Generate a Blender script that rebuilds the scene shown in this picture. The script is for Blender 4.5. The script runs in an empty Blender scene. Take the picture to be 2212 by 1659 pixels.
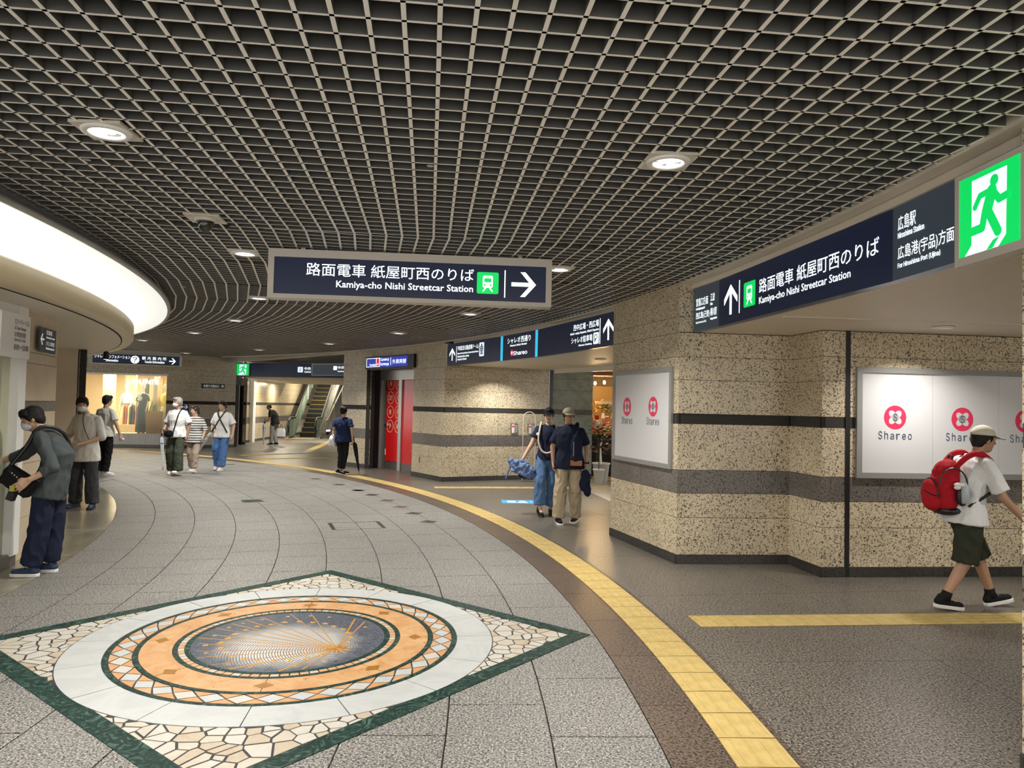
import bpy, bmesh, math, random
from mathutils import Vector, Matrix, noise
random.seed(7)
S = bpy.context.scene
COL = S.collection
pi = math.pi; rad = math.radians
def V(*a): return Vector(a)

# ---------------------------------------------------------------- camera, world, exposure
EYE = 1.68
pt, rl = 0.0325, 0.0225
F = V(0, math.cos(pt), math.sin(pt)); R0 = V(1, 0, 0); U0 = V(0, -math.sin(pt), math.cos(pt))
RX = R0*math.cos(rl) + U0*math.sin(rl); UX = U0*math.cos(rl) - R0*math.sin(rl)
cam = bpy.data.cameras.new('camera'); co = bpy.data.objects.new('camera', cam); COL.objects.link(co)
M4 = Matrix((( RX.x, UX.x, -F.x, 0), (RX.y, UX.y, -F.y, 0), (RX.z, UX.z, -F.z, EYE), (0, 0, 0, 1)))
co.matrix_world = M4
cam.sensor_width = 36; cam.lens = 1570/2212*36; cam.clip_start = .05; cam.clip_end = 200
S.camera = co
w = bpy.data.worlds.new('world'); S.world = w; w.use_nodes = True
w.node_tree.nodes['Background'].inputs[0].default_value = (1.0, .96, .90, 1)
w.node_tree.nodes['Background'].inputs[1].default_value = 2.4
S.view_settings.view_transform = 'Standard'; S.view_settings.look = 'None'
S.view_settings.gamma = 1; S.view_settings.use_curve_mapping = False
S.view_settings.exposure = 0.0
S.cycles.max_bounces = 6; S.cycles.diffuse_bounces = 3; S.cycles.glossy_bounces = 2
S.cycles.transmission_bounces = 4; S.cycles.transparent_max_bounces = 6
S.cycles.caustics_reflective = False; S.cycles.caustics_refractive = False
S.cycles.sample_clamp_indirect = 4

DOWNLIGHT_W = 70
def lamp(kind, name, loc, energy, size=.2, color=(1, .96, .89), spread=None, aim=(0, 0, -1), parent=None):
    l = bpy.data.lights.new(name, kind); l.energy = energy; l.color = color
    if kind == 'AREA':
        l.shape = 'DISK'; l.size = size
        if spread: l.spread = rad(spread)
    elif kind == 'SPOT':
        l.spot_size = rad(spread or 90); l.spot_blend = .6; l.shadow_soft_size = size
    else: l.shadow_soft_size = size
    o = bpy.data.objects.new(name, l); COL.objects.link(o)
    o.rotation_euler = Vector(aim).to_track_quat('-Z', 'Y').to_euler(); o.location = loc
    if parent: o.parent = parent
    return o

# ---------------------------------------------------------------- plan: everything is concentric about C
CX, CY = -21.25, 3.0
def P(R, deg, z=None):
    a = rad(deg); x, y = CX+R*math.cos(a), CY+R*math.sin(a)
    return (x, y) if z is None else V(x, y, z)
def polar(x, y): return math.hypot(x-CX, y-CY), math.degrees(math.atan2(y-CY, x-CX))
ZC = 3.12      # louvre ceiling
ZS = 2.565     # corridor soffits

# ---------------------------------------------------------------- materials
MAT = {}
def nodes(m):
    m.use_nodes = True; return m.node_tree, m.node_tree.nodes, m.node_tree.links
def mat(name, col, rough=.5, metal=0., emit=None, es=1., spec=.5, alpha=None, trans=None):
    m = bpy.data.materials.new(name); t, n, l = nodes(m); b = n['Principled BSDF']
    b.inputs['Base Color'].default_value = (*col, 1); b.inputs['Roughness'].default_value = rough
    b.inputs['Metallic'].default_value = metal; b.inputs['Specular IOR Level'].default_value = spec
    if emit: b.inputs['Emission Color'].default_value = (*emit, 1); b.inputs['Emission Strength'].default_value = es
    if trans: b.inputs['Transmission Weight'].default_value = trans
    if alpha is not None: b.inputs['Alpha'].default_value = alpha
    MAT[name] = m; return m
def ramp(n, stops, interp='LINEAR'):
    r = n.new('ShaderNodeValToRGB'); r.color_ramp.interpolation = interp
    e = r.color_ramp.elements
    while len(e) < len(stops): e.new(.5)
    for k, (p, c) in enumerate(stops): e[k].position = p; e[k].color = (*c, 1) if len(c) == 3 else c
    return r
def noisen(n, l, vec, scale, detail=2, rough=.5, dist=0.):
    t = n.new('ShaderNodeTexNoise'); t.inputs['Scale'].default_value = scale
    t.inputs['Detail'].default_value = detail; t.inputs['Roughness'].default_value = rough
    t.inputs['Distortion'].default_value = dist
    l.new(vec, t.inputs['Vector']); return t
def mixc(n, l, a, b, f, mode='MIX'):
    x = n.new('ShaderNodeMix'); x.data_type = 'RGBA'; x.blend_type = mode
    for s, v in ((x.inputs[6], a), (x.inputs[7], b)):
        if isinstance(v, tuple): s.default_value = (*v, 1)
        else: l.new(v, s)
    if isinstance(f, (int, float)): x.inputs[0].default_value = f
    else: l.new(f, x.inputs[0])
    return x.outputs[2]
def granite(name, base, base2, dark, sc, dark_at=.40, rough=.45, sc2=3., squiggle=0., bump=0., spec=.5, light=None):
    """speckled stone: mottled ground, dark mineral flecks, optional worm-like veins of flecks"""
    m = mat(name, base, rough, spec=spec); t, n, l = nodes(m); b = n['Principled BSDF']
    tc = n.new('ShaderNodeTexCoord').outputs['Object']
    g = noisen(n, l, tc, sc2, 3); col = mixc(n, l, base, base2, ramp_f(n, l, g.outputs[0], .35, .65))
    s = noisen(n, l, tc, sc, 2, .6)
    col = mixc(n, l, dark, col, ramp_f(n, l, s.outputs[0], dark_at-.03, dark_at+.05))
    if light:
        s3 = noisen(n, l, tc, sc*1.3, 1, .5); col = mixc(n, l, col, light, ramp_f(n, l, s3.outputs[0], .56, .64))
    if squiggle:
        q = noisen(n, l, tc, sc*.62, 1, .4, .8); a = n.new('ShaderNodeMath'); a.operation = 'SUBTRACT'; l.new(q.outputs[0], a.inputs[0]); a.inputs[1].default_value = .5
        c = n.new('ShaderNodeMath'); c.operation = 'ABSOLUTE'; l.new(a.outputs[0], c.inputs[0])
        f1 = ramp_f(n, l, c.outputs[0], squiggle*.5, squiggle)
        k = noisen(n, l, tc, sc*.8, 1); f2 = ramp_f(n, l, k.outputs[0], .47, .53)
        mx = n.new('ShaderNodeMath'); mx.operation = 'MAXIMUM'; l.new(f1, mx.inputs[0]); l.new(f2, mx.inputs[1])
        col = mixc(n, l, dark, col, mx.outputs[0])
    l.new(col, b.inputs['Base Color'])
    if bump:
        bp = n.new('ShaderNodeBump'); bp.inputs['Strength'].default_value = bump; bp.inputs['Distance'].default_value = .002
        l.new(s.outputs[0], bp.inputs['Height']); l.new(bp.outputs[0], b.inputs['Normal'])
    return m
def ramp_f(n, l, src, a, b):
    r = ramp(n, [(max(0, a), (0, 0, 0)), (min(1, b), (1, 1, 1))]); l.new(src, r.inputs[0]); return r.outputs[0]
def marble(name, base, vein, sc=4., rough=.25, amt=.5, dist=2.5, lo=.45, hi=.6, spec=.5):
    m = mat(name, base, rough, spec=spec); t, n, l = nodes(m); b = n['Principled BSDF']
    tc = n.new('ShaderNodeTexCoord').outputs['Object']
    s = noisen(n, l, tc, sc, 6, .62, dist)
    f = ramp_f(n, l, s.outputs[0], lo, hi)
    f2 = n.new('ShaderNodeMath'); f2.operation = 'MULTIPLY'; l.new(f, f2.inputs[0]); f2.inputs[1].default_value = amt
    l.new(mixc(n, l, base, vein, f2.outputs[0]), b.inputs['Base Color']); return m
def brushed(name, col, rough=.3, streak=40, metal=1., amt=.35):
    m = mat(name, col, rough, metal); t, n, l = nodes(m); b = n['Principled BSDF']
    mp = n.new('ShaderNodeMapping'); mp.inputs['Scale'].default_value = (1, 1, .03); l.new(n.new('ShaderNodeTexCoord').outputs['Object'], mp.inputs[0])
    s = noisen(n, l, mp.outputs[0], streak, 3)
    l.new(mixc(n, l, col, tuple(c*(1-amt) for c in col), ramp_f(n, l, s.outputs[0], .35, .65)), b.inputs['Base Color']); return m
def cloth(name, col, sc=90, amt=.18, rough=.85, fold=6.):
    m = mat(name, col, rough, spec=.2); t, n, l = nodes(m); b = n['Principled BSDF']
    tc = n.new('ShaderNodeTexCoord').outputs['Object']
    s = noisen(n, l, tc, sc, 2); g = noisen(n, l, tc, fold, 2)
    c = mixc(n, l, tuple(x*(1-amt) for x in col), tuple(min(1, x*(1+amt)) for x in col), s.outputs[0])
    l.new(c, b.inputs['Base Color'])
    bp = n.new('ShaderNodeBump'); bp.inputs['Strength'].default_value = .35; bp.inputs['Distance'].default_value = .02
    l.new(g.outputs[0], bp.inputs['Height']); l.new(bp.outputs[0], b.inputs['Normal']); return m

granite('wall_granite', (.66, .56, .39), (.57, .48, .33), (.04, .036, .032), 56, .385, .3, 2.2, .045)
granite('grey_granite', (.19, .17, .15), (.145, .13, .115), (.03, .028, .026), 70, .43, .35, 2)
granite('dark_granite', (.05, .045, .04), (.035, .032, .03), (.012, .012, .012), 60, .42, .3, 2)
granite('plaza_granite', (.172, .162, .145), (.148, .14, .126), (.022, .022, .023), 74, .46, .6, 1.2, bump=.3, light=(.37, .352, .318))
granite('brown_granite', (.115, .078, .055), (.085, .06, .045), (.02, .018, .017), 60, .47, .36, 2, light=(.17, .12, .085))
granite('corridor_granite', (.140, .124, .104), (.112, .098, .083), (.020, .019, .018), 62, .455, .32, 1.0, light=(.27, .24, .205), spec=.35)
marble('inner_floor_stone', (.225, .20, .15), (.13, .12, .09), 1.1, .22, .8, 1.2)
marble('beige_floor_stone', (.42, .37, .29), (.36, .32, .25), 2.5, .25)
marble('cream_stone', (.56, .465, .335), (.47, .38, .265), 1.6, .5, .6, 1.)
marble('green_marble', (.33, .36, .31), (.20, .23, .20), 2.2, .25, .6, 3.)
mat('joint', (.03, .028, .025), .9); mat('grout', (.012, .013, .014), .6)
brushed('brass_band', (.036, .023, .012), .38, 25, .3); brushed('steel', (.50, .48, .45), .3, 45, .55, .14); brushed('steel_dark', (.17, .16, .145), .3, 40, .5, .14)
mat('louvre_face', (.93, .90, .83), .35, spec=.6); mat('louvre_web_shaded', (.095, .092, .084), .6, spec=.2); mat('plenum', (.012, .012, .012), .9)  # bar sides darker than undersides: shade in the cells put into the colour
mat('trim_beige', (.62, .56, .47), .4); mat('soffit', (.74, .67, .57), .5); mat('fascia', (.60, .50, .32), .4)
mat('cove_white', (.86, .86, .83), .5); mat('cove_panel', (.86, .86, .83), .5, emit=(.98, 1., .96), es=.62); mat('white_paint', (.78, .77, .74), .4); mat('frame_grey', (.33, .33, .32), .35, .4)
mat('poster_white', (.62, .62, .635), .4); mat('navy', (.010, .016, .045), .3, emit=(.002, .004, .013), es=1.); mat('slate_panel', (.04, .055, .075), .35, emit=(.014, .02, .028), es=1.)
mat('black', (.008, .008, .009), .4); mat('sign_frame', (.58, .54, .48), .4)
mat('letter', (.9, .97, 1), .5, emit=(.88, .97, 1.), es=1.5); mat('letter_soft', (.8, .82, .82), .5, emit=(.8, .85, .85), es=.35)
mat('green_lit', (0, .5, .1), .4, emit=(.0, .60, .10), es=.95); mat('white_lit', (.8, .85, .9), .4, emit=(.72, .84, 1.), es=.95)
mat('cyan_lit', (.05, .5, .75), .4, emit=(.03, .50, .80), es=.9); mat('blue_lit', (.01, .03, .4), .4, emit=(.012, .035, .42), es=.7)
mat('red_lit', (.75, .02, .04), .4, emit=(.75, .02, .05), es=.7); mat('shop_letter', (.9, .9, .9), .4, emit=(.95, .97, 1), es=2.6)
mat('lamp_glow', (1, 1, 1), .4, emit=(1, .98, .93), es=9.); mat('cove_lamp', (1, 1, 1), .4, emit=(1, .99, .95), es=12)
mat('logo_red', (.72, .035, .10), .4); mat('logo_ink', (.05, .075, .13), .5); mat('ink', (.02, .022, .03), .5)
mat('vinyl_red', (.62, .012, .014), .18); mat('vinyl_line', (.80, .62, .42), .4); mat('sticker_blue', (.03, .33, .62), .4)
mat('glass', (.75, .85, .8), .05, alpha=.22); mat('dark_glass', (.03, .035, .03), .06); mat('escalator_glass', (.30, .42, .36), .08, alpha=.8)
mat('plaque_blue', (.01, .06, .25), .4); mat('plaque_grey', (.07, .075, .085), .45); mat('plaque_brown', (.045, .04, .036), .5)

def tactile_mat():
    m = mat('tactile_yellow', (.4, .29, .09), .6); t, n, l = nodes(m); b = n['Principled BSDF']
    s = noisen(n, l, n.new('ShaderNodeTexCoord').outputs['Object'], 9, 4, .65)
    l.new(mixc(n, l, (.36, .255, .075), (.43, .315, .11), ramp_f(n, l, s.outputs[0], .35, .6)), b.inputs['Base Color'])
tactile_mat()
# medallion stones
marble('serpentine', (.009, .024, .019), (.13, .22, .18), 8, .45, .38, 5., .50, .64, spec=.12)
marble('white_marble', (0.385, 0.392, 0.385), (0.311, 0.326, 0.322), 3.2, .42, .5)
marble('orange_marble', (0.444, 0.229, 0.092), (0.355, 0.163, 0.056), 12, .45, .5); marble('peach_marble', (0.429, 0.266, 0.141), (0.355, 0.207, 0.104), 14, .45, .5)
marble('cream_a', (0.400, 0.363, 0.296), (0.348, 0.296, 0.229), 6, .45, .5); marble('cream_b', (0.414, 0.392, 0.348), (0.370, 0.337, 0.281), 6, .45, .5); marble('cream_c', (0.363, 0.303, 0.222), (0.311, 0.244, 0.170), 6, .45, .6)
marble('ochre_stone', (0.266, 0.118, 0.009), (0.163, 0.067, 0.004), 30, .4, .6); mat('gold_tessera', (.42, .205, .025), .4, .1)
mat('rust_tessera', (.34, .15, .05), .45)

def travertine():
    m = mat('travertine', (.78, .48, .24), .45); t, n, l = nodes(m); b = n['Principled BSDF']; tc = n.new('ShaderNodeTexCoord').outputs['Object']
    g = noisen(n, l, tc, 7, 4, .6, 1.); pit = noisen(n, l, tc, 38, 2, .5, 1.5); gate = noisen(n, l, tc, 2.5, 1)
    c = mixc(n, l, (.39, .195, .07), (.47, .28, .13), ramp_f(n, l, g.outputs[0], .35, .65))
    a = n.new('ShaderNodeMath'); a.operation = 'MAXIMUM'; l.new(ramp_f(n, l, pit.outputs[0], .30, .34), a.inputs[0]); l.new(ramp_f(n, l, gate.outputs[0], .46, .5), a.inputs[1])
    l.new(mixc(n, l, (.10, .05, .03), c, a.outputs[0]), b.inputs['Base Color'])
travertine()
# ---------------------------------------------------------------- mesh helpers
class MB:
    def __init__(s): s.v = []; s.f = []; s.m = []; s.mi = 0
    def add(s, v, f):
        o = len(s.v); s.v += [tuple(x) for x in v]; s.f += [tuple(i+o for i in q) for q in f]; s.m += [s.mi]*len(f); return s
    def box(s, a, b):
        x0, y0, z0 = a; x1, y1, z1 = b
        return s.add([(x0,y0,z0),(x1,y0,z0),(x1,y1,z0),(x0,y1,z0),(x0,y0,z1),(x1,y0,z1),(x1,y1,z1),(x0,y1,z1)],
                     [(0,3,2,1),(4,5,6,7),(0,1,5,4),(1,2,6,5),(2,3,7,6),(3,0,4,7)])
    def prism(s, poly, z0, z1, chamfer=0.):
        n = len(poly); A = sum(poly[i][0]*poly[(i+1)%n][1]-poly[(i+1)%n][0]*poly[i][1] for i in range(n))
        if A < 0: poly = poly[::-1]
        v = [(x, y, z0) for x, y in poly]+[(x, y, z1) for x, y in poly]
        return s.add(v, [tuple(range(n))[::-1], tuple(range(n, 2*n))]+[(i, (i+1)%n, n+(i+1)%n, n+i) for i in range(n)])
    def vprism(s, poly, y0, y1):
        """outline in x,z extruded along y (sign plane); viewer on the -y side"""
        n = len(poly); A = sum(poly[i][0]*poly[(i+1)%n][1]-poly[(i+1)%n][0]*poly[i][1] for i in range(n))
        if A < 0: poly = poly[::-1]
        v = [(x, y0, z) for x, z in poly]+[(x, y1, z) for x, z in poly]
        return s.add(v, [tuple(range(n)), tuple(range(n, 2*n))[::-1]]+[((i+1)%n, i, n+i, n+(i+1)%n) for i in range(n)])
    def rings(s, rs, cap=True):
        n = len(rs[0]); o = [p for r in rs for p in r]; f = []
        for k in range(len(rs)-1):
            for i in range(n): f.append((k*n+i, k*n+(i+1)%n, (k+1)*n+(i+1)%n, (k+1)*n+i))
        if cap: f += [tuple(range(n))[::-1], tuple(range((len(rs)-1)*n, len(rs)*n))]
        return s.add(o, f)
    def tube(s, pts, r, n=8, cap=True):
        pts = [Vector(p) for p in pts]; rr = r if isinstance(r, (list, tuple)) else [r]*len(pts); rs = []; prev = None
        for i, p in enumerate(pts):
            d = (pts[min(i+1, len(pts)-1)]-pts[max(i-1, 0)]).normalized()
            if prev is None: u = d.orthogonal().normalized()
            else:
                u = prev-d*prev.dot(d); u = u.normalized() if u.length > 1e-5 else d.orthogonal().normalized()
            prev = u; w_ = d.cross(u)
            rs.append([p+(u*math.cos(2*pi*k/n)+w_*math.sin(2*pi*k/n))*rr[i] for k in range(n)])
        return s.rings(rs, cap)
    def rope(s, pts, r, n=8, q=4):
        """tube through a Catmull-Rom curve"""
        p = [Vector(x) for x in pts]; rr = r if isinstance(r, (list, tuple)) else [r]*len(p); o, ro = [], []
        for i in range(len(p)-1):
            a, b, c, d_ = p[max(i-1, 0)], p[i], p[i+1], p[min(i+2, len(p)-1)]
            for k in range(q):
                t = k/q; o.append(.5*((2*b)+(c-a)*t+(2*a-5*b+4*c-d_)*t*t+(3*b-a-3*c+d_)*t**3)); ro.append(rr[i]+(rr[i+1]-rr[i])*t)
        return s.tube(o+[p[-1]], ro+[rr[-1]], n)
    def caps(s, a, ra, b, rb, n=10):
        a, b = Vector(a), Vector(b); d = b-a; L = d.length; d = d/L if L > 1e-6 else V(0, 0, 1)
        pts, rr = [], []
        for t in (-.98, -.7, -.35, 0): pts.append(a+d*ra*t); rr.append(ra*math.sqrt(max(.02, 1-t*t)))
        for t in (0, .35, .7, .98): pts.append(b+d*rb*t); rr.append(rb*math.sqrt(max(.02, 1-t*t)))
        return s.tube(pts, rr, n)
    def ell(s, c, r, rot=None, nu=12, nv=8):
        v = []; c = Vector(c)
        for j in range(1, nv):
            t = pi*j/nv
            for i in range(nu):
                p = V(r[0]*math.sin(t)*math.cos(2*pi*i/nu), r[1]*math.sin(t)*math.sin(2*pi*i/nu), r[2]*math.cos(t))
                v.append(p)
        v += [V(0, 0, r[2]), V(0, 0, -r[2])]; f = []
        for j in range(nv-2):
            for i in range(nu): f.append((j*nu+i, (j+1)*nu+i, (j+1)*nu+(i+1)%nu, j*nu+(i+1)%nu))
        T = len(v)-2
        for i in range(nu): f.append((T, i, (i+1)%nu)); f.append((T+1, (nv-2)*nu+(i+1)%nu, (nv-2)*nu+i))
        if rot is not None: v = [rot @ p for p in v]
        return s.add([p+c for p in v], f)
    def lathe(s, prof, n=24, c=(0, 0, 0), caps=False):
        rs = [[(c[0]+r*math.cos(2*pi*k/n), c[1]+r*math.sin(2*pi*k/n), c[2]+z) for k in range(n)] for r, z in prof]
        return s.rings(rs, caps)
    def build(s, name, m, parent=None, smooth=False, kind=None):
        me = bpy.data.meshes.new(name); me.from_pydata(s.v, [], s.f)
        ms = m if isinstance(m, (list, tuple)) else [m]
        for x in ms: me.materials.append(MAT[x] if isinstance(x, str) else x)
        if any(s.m):
            for p, k in zip(me.polygons, s.m): p.material_index = k
        if smooth:
            for p in me.polygons: p.use_smooth = True
        me.update()
        o = bpy.data.objects.new(name, me); COL.objects.link(o)
        if parent: o.parent = parent
        if kind: o['kind'] = kind
        return o
def tag(o, label, cat, group=None):
    o['label'] = label; o['category'] = cat
    if group: o['group'] = group
    return o
def thing(name, label, cat, loc=(0, 0, 0), rz=0., group=None):
    o = bpy.data.objects.new(name, None); COL.objects.link(o); o.empty_display_size = .1
    o.location = loc; o.rotation_euler = (0, 0, rz); return tag(o, label, cat, group)
def struct(name):
    o = bpy.data.objects.new(name, None); COL.objects.link(o); o['kind'] = 'structure'; o.empty_display_size = .1; return o
def sector(r0, r1, a0, a1, step=1.2):
    n = max(1, int(math.ceil(abs(a1-a0)/step)))
    A = [a0+(a1-a0)*k/n for k in range(n+1)]
    return [P(r1, a) for a in A]+[P(r0, a) for a in A[::-1]]
def copy_tree(o, parent=None):
    c = o.copy(); COL.objects.link(c)
    if parent: c.parent = parent
    for ch in list(o.children): copy_tree(ch, c)
    return c
def bar(mb, p, q, hw, z0, z1):
    """straight bar between plan points"""
    d = Vector(q)-Vector(p); d.normalize(); n_ = V(-d.y, d.x)*hw
    p, q = Vector(p), Vector(q)
    return mb.prism([tuple(p+n_), tuple(q+n_), tuple(q-n_), tuple(p-n_)], z0, z1)

# flat graphics --------------------------------------------------
TXT = {}
try: LATIN = bpy.data.fonts.load(bpy.utils.system_resource('DATAFILES', path='fonts')+'/Inter.woff2')   # ships with Blender; default font otherwise
except Exception: LATIN = None
def text_geo(s, bold=.0):
    k = (s, bold)
    if k in TXT: return TXT[k]
    c = bpy.data.curves.new('t', 'FONT'); c.body = s; c.resolution_u = 2; c.offset = bold; c.align_x = 'LEFT'
    if LATIN and 'K' not in s and not any(ord(q) > 0x2000 for q in s): c.font = LATIN
    o = bpy.data.objects.new('t', c); COL.objects.link(o)
    me = bpy.data.meshes.new_from_object(o.evaluated_get(bpy.context.evaluated_depsgraph_get()))
    v = [(p.co.x, p.co.y) for p in me.vertices]; f = [tuple(p.vertices) for p in me.polygons]
    bpy.data.objects.remove(o); bpy.data.curves.remove(c); bpy.data.meshes.remove(me)
    x0 = min(p[0] for p in v); x1 = max(p[0] for p in v); y0 = min(p[1] for p in v); y1 = max(p[1] for p in v)
    TXT[k] = (v, f, x0, x1, y0, y1); return TXT[k]
def text(parent, s, x0, z0, x1, z1, m, y=-.002, bold=.012, name='lettering'):
    """lettering fitted to a box in the sign plane"""
    if any(ord(q) > 0x2000 for q in s): bold = min(bold, .0015)
    faux = LATIN and 'K' not in s and bold > .005 and not any(ord(q) > 0x2000 for q in s)
    if faux: bold = 0.
    v, f, a0, a1, b0, b1 = text_geo(s, bold); mb = MB()
    sx = (x1-x0)/(a1-a0); sz = (z1-z0)/(b1-b0)
    mb.add([(x0+(p[0]-a0)*sx, y, z0+(p[1]-b0)*sz) for p in v], f)
    if faux:
        for k in (-1, 1): mb.add([(x0+(p[0]-a0+k*.011)*sx, y-.0002*(k+2), z0+(p[1]-b0)*sz) for p in v], f)
    return mb.build(name, m, parent)
def fbox(parent, name, x0, z0, x1, z1, m, y0=-.004, y1=0.):
    return MB().box((x0, y0, z0), (x1, y1, z1)).build(name, m, parent)
def circ(cx, cz, r, n=28, rx=None): return [(cx+(rx or r)*math.cos(2*pi*k/n), cz+r*math.sin(2*pi*k/n)) for k in range(n)]
def rrect(x0, z0, x1, z1, r, n=5):
    o = []
    for cx, cz, a in ((x1-r, z1-r, 0), (x0+r, z1-r, 90), (x0+r, z0+r, 180), (x1-r, z0+r, 270)):
        o += [(cx+r*math.cos(rad(a+90*k/n)), cz+r*math.sin(rad(a+90*k/n))) for k in range(n+1)]
    return o
def stroke(mb, pts, w_, y, n=6, sx=1., round_=True):
    for a, b in zip(pts, pts[1:]):
        mb.lay = getattr(mb, 'lay', 0)+1; yl = y-mb.lay*.00025
        a, b = Vector(a), Vector(b); d = (b-a).normalized(); p = V(-d.y, d.x)*w_*.5
        if round_:
            poly = []
            an = math.atan2(d.y, d.x)
            poly += [(b.x+w_*.5*math.cos(an-pi/2+pi*k/n), b.y+w_*.5*math.sin(an-pi/2+pi*k/n)) for k in range(n+1)]
            poly += [(a.x+w_*.5*math.cos(an+pi/2+pi*k/n), a.y+w_*.5*math.sin(an+pi/2+pi*k/n)) for k in range(n+1)]
        else: poly = [tuple(a+p), tuple(a-p), tuple(b-p), tuple(b+p)]
        mb.vprism([(x*sx, z) for x, z in poly], yl, yl+.0015)
def arrow(parent, cx, cz, s, ang, m, y=-.003, w_=.16):
    """straight stem with open chevron head; ang 0 = right"""
    mb = MB(); c, sn = math.cos(rad(ang)), math.sin(rad(ang))
    T = lambda q: [(cx+s*(x*c-z*sn), cz+s*(x*sn+z*c)) for x, z in q]
    h = w_/2
    mb.vprism(T([(-.5, -h), (.40, -h), (.40, h), (-.5, h)]), y, y+.002)
    for k in (1, -1):
        mb.vprism(T([(.5, 0), (.06, .5*k), (-.14, .5*k), (.29, 0)]), y-.0005, y+.002)
    return mb.build('arrow', m, parent)
def train_icon(parent, x, z, s, y=-.004):
    p = MB().vprism(rrect(x, z, x+s, z+s, s*.08), y, 0).build('pictogram', 'green_lit', parent)
    mb = MB(); yy = y-.001; q = lambda u, v: (x+u*s, z+v*s)
    mb.vprism(rrect(*q(.27, .28), *q(.73, .84), s*.08), yy, yy+.002)
    stroke(mb, [q(.40, .27), q(.29, .12)], s*.055, yy); stroke(mb, [q(.60, .27), q(.71, .12)], s*.055, yy)
    w1 = mb.build('train_symbol', 'letter', p)
    g = MB(); g.vprism(rrect(*q(.335, .53), *q(.665, .72), s*.03), yy-.001, yy)
    g.vprism(rrect(*q(.42, .765), *q(.58, .80), s*.01), yy-.001, yy)
    for u in (.36, .64): g.vprism(circ(*q(u, .40), s*.045, 12), yy-.001, yy)
    g.build('train_window', 'green_lit', p); return p
def exit_face(parent, x, z, w_, h, y=-.004):
    """running figure in a doorway"""
    fbox(parent, 'exit_panel', x, z, x+w_, z+h, 'green_lit', y, 0)
    q = lambda u, v: (x+u*w_, z+v*h)
    MB().vprism([q(*t) for t in ((.225, .93), (.815, .93), (.80, .126), (.673, .005), (.097, .005), (.22, .1225))], y-.001, y).build('doorway_symbol', 'white_lit', parent)
    mb = MB(); yy = y-.003; W = w_*.125
    mb.vprism(circ(*q(.615, .822), h*.07, 20), yy, yy+.0015)
    stroke(mb, [q(.575, .70), q(.50, .50)], W*1.35, yy)
    stroke(mb, [q(.56, .715), q(.375, .70), q(.29, .58)], W*.62, yy)
    stroke(mb, [q(.60, .69), q(.70, .568), q(.82, .585)], W*.72, yy)
    stroke(mb, [q(.50, .51), q(.68, .19)], W*.95, yy); stroke(mb, [q(.47, .50), q(.42, .295), q(.19, .285)], W*.85, yy)
    mb.vprism([q(*t) for t in ((.60, .105), (.70, .125), (.585, .006), (.485, .006))], yy, yy+.0015)
    mb.build('running_figure', 'green_lit', parent)

def core(parent, poly, z1=3.5, m='joint', name='wall_core', k=.09):
    cx = sum(p[0] for p in poly)/len(poly); cy = sum(p[1] for p in poly)/len(poly); o = []
    for x, y in poly: L = math.hypot(cx-x, cy-y); o.append((x+(cx-x)*k/L, y+(cy-y)*k/L))
    return MB().prism(o, 0, z1).build(name, m, parent)
# ---------------------------------------------------------------- floor
floor = struct('floor')
MB().prism([(-34, -2.5), (12, -2.5), (12, 44), (-34, 44)], -.06, -.012).build('floor_bed', 'joint', floor)
G = .12   # half joint in degrees is g/R; use metres below
def slab(name, r0, r1, a0, a1, m, gap=.004, z=0., step=1.2):
    da = math.degrees(gap/((r0+r1)/2))
    return MB().prism(sector(r0+gap, r1-gap, a0+da, a1-da, step), -.012, z).build(name, m, floor)
ROWS_R = [17.30, 17.82, 18.34, 18.86, 19.385, 19.905, 20.446, 20.967, 21.505, 22.05]
for k in range(9):
    off = 2.09 if k % 2 == 0 else 3.15
    for j in range(-4, 28):
        a0 = off+j*2.12
        slab('granite_slab', ROWS_R[k], ROWS_R[k+1], a0, a0+2.12, 'plaza_granite', .0045, -random.random()*.0008)
for k in range(9):
    a0 = (2.09 if k % 2 == 0 else 3.15)+28*2.12
    slab('plaza_edge', ROWS_R[k], ROWS_R[k+1], a0, 76, 'plaza_granite')
for j in range(-4, 33): slab('border_stone', 22.05, 22.36, 5.26+2.14*j, 5.26+2.14*(j+1), 'brown_granite', .002)
slab('border_strip', 22.36, 22.70, -8, 76, 'brown_granite', 0.)
for r0, r1, st in ((22.70, 24.33, 4.3), (24.33, 26.6, 4.3), (26.6, 30.5, 4.6), (30.5, 38, 4.6)):
    a = -8.
    while a < 76:
        slab('floor_slab', r0, r1, a, min(a+st, 76), 'brown_granite' if a > 20 and r0 < 25 and random.random() < .0 else 'corridor_granite', .0015); a += st
for r0, r1 in ((13.2, 15.4), (15.4, 17.30)):
    for j in range(9): slab('inner_slab', r0, r1, 4+7*j, 11+7*j, 'inner_floor_stone', .001)
# pale stone patch in front of the plant shop
MB().prism([(1.52, 15.46), (1.86, 13.4), (3.6, 13.8), (3.6, 17.3), (1.35, 17.2)], -.01, .0015).build('pale_slab', 'beige_floor_stone', floor)

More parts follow.
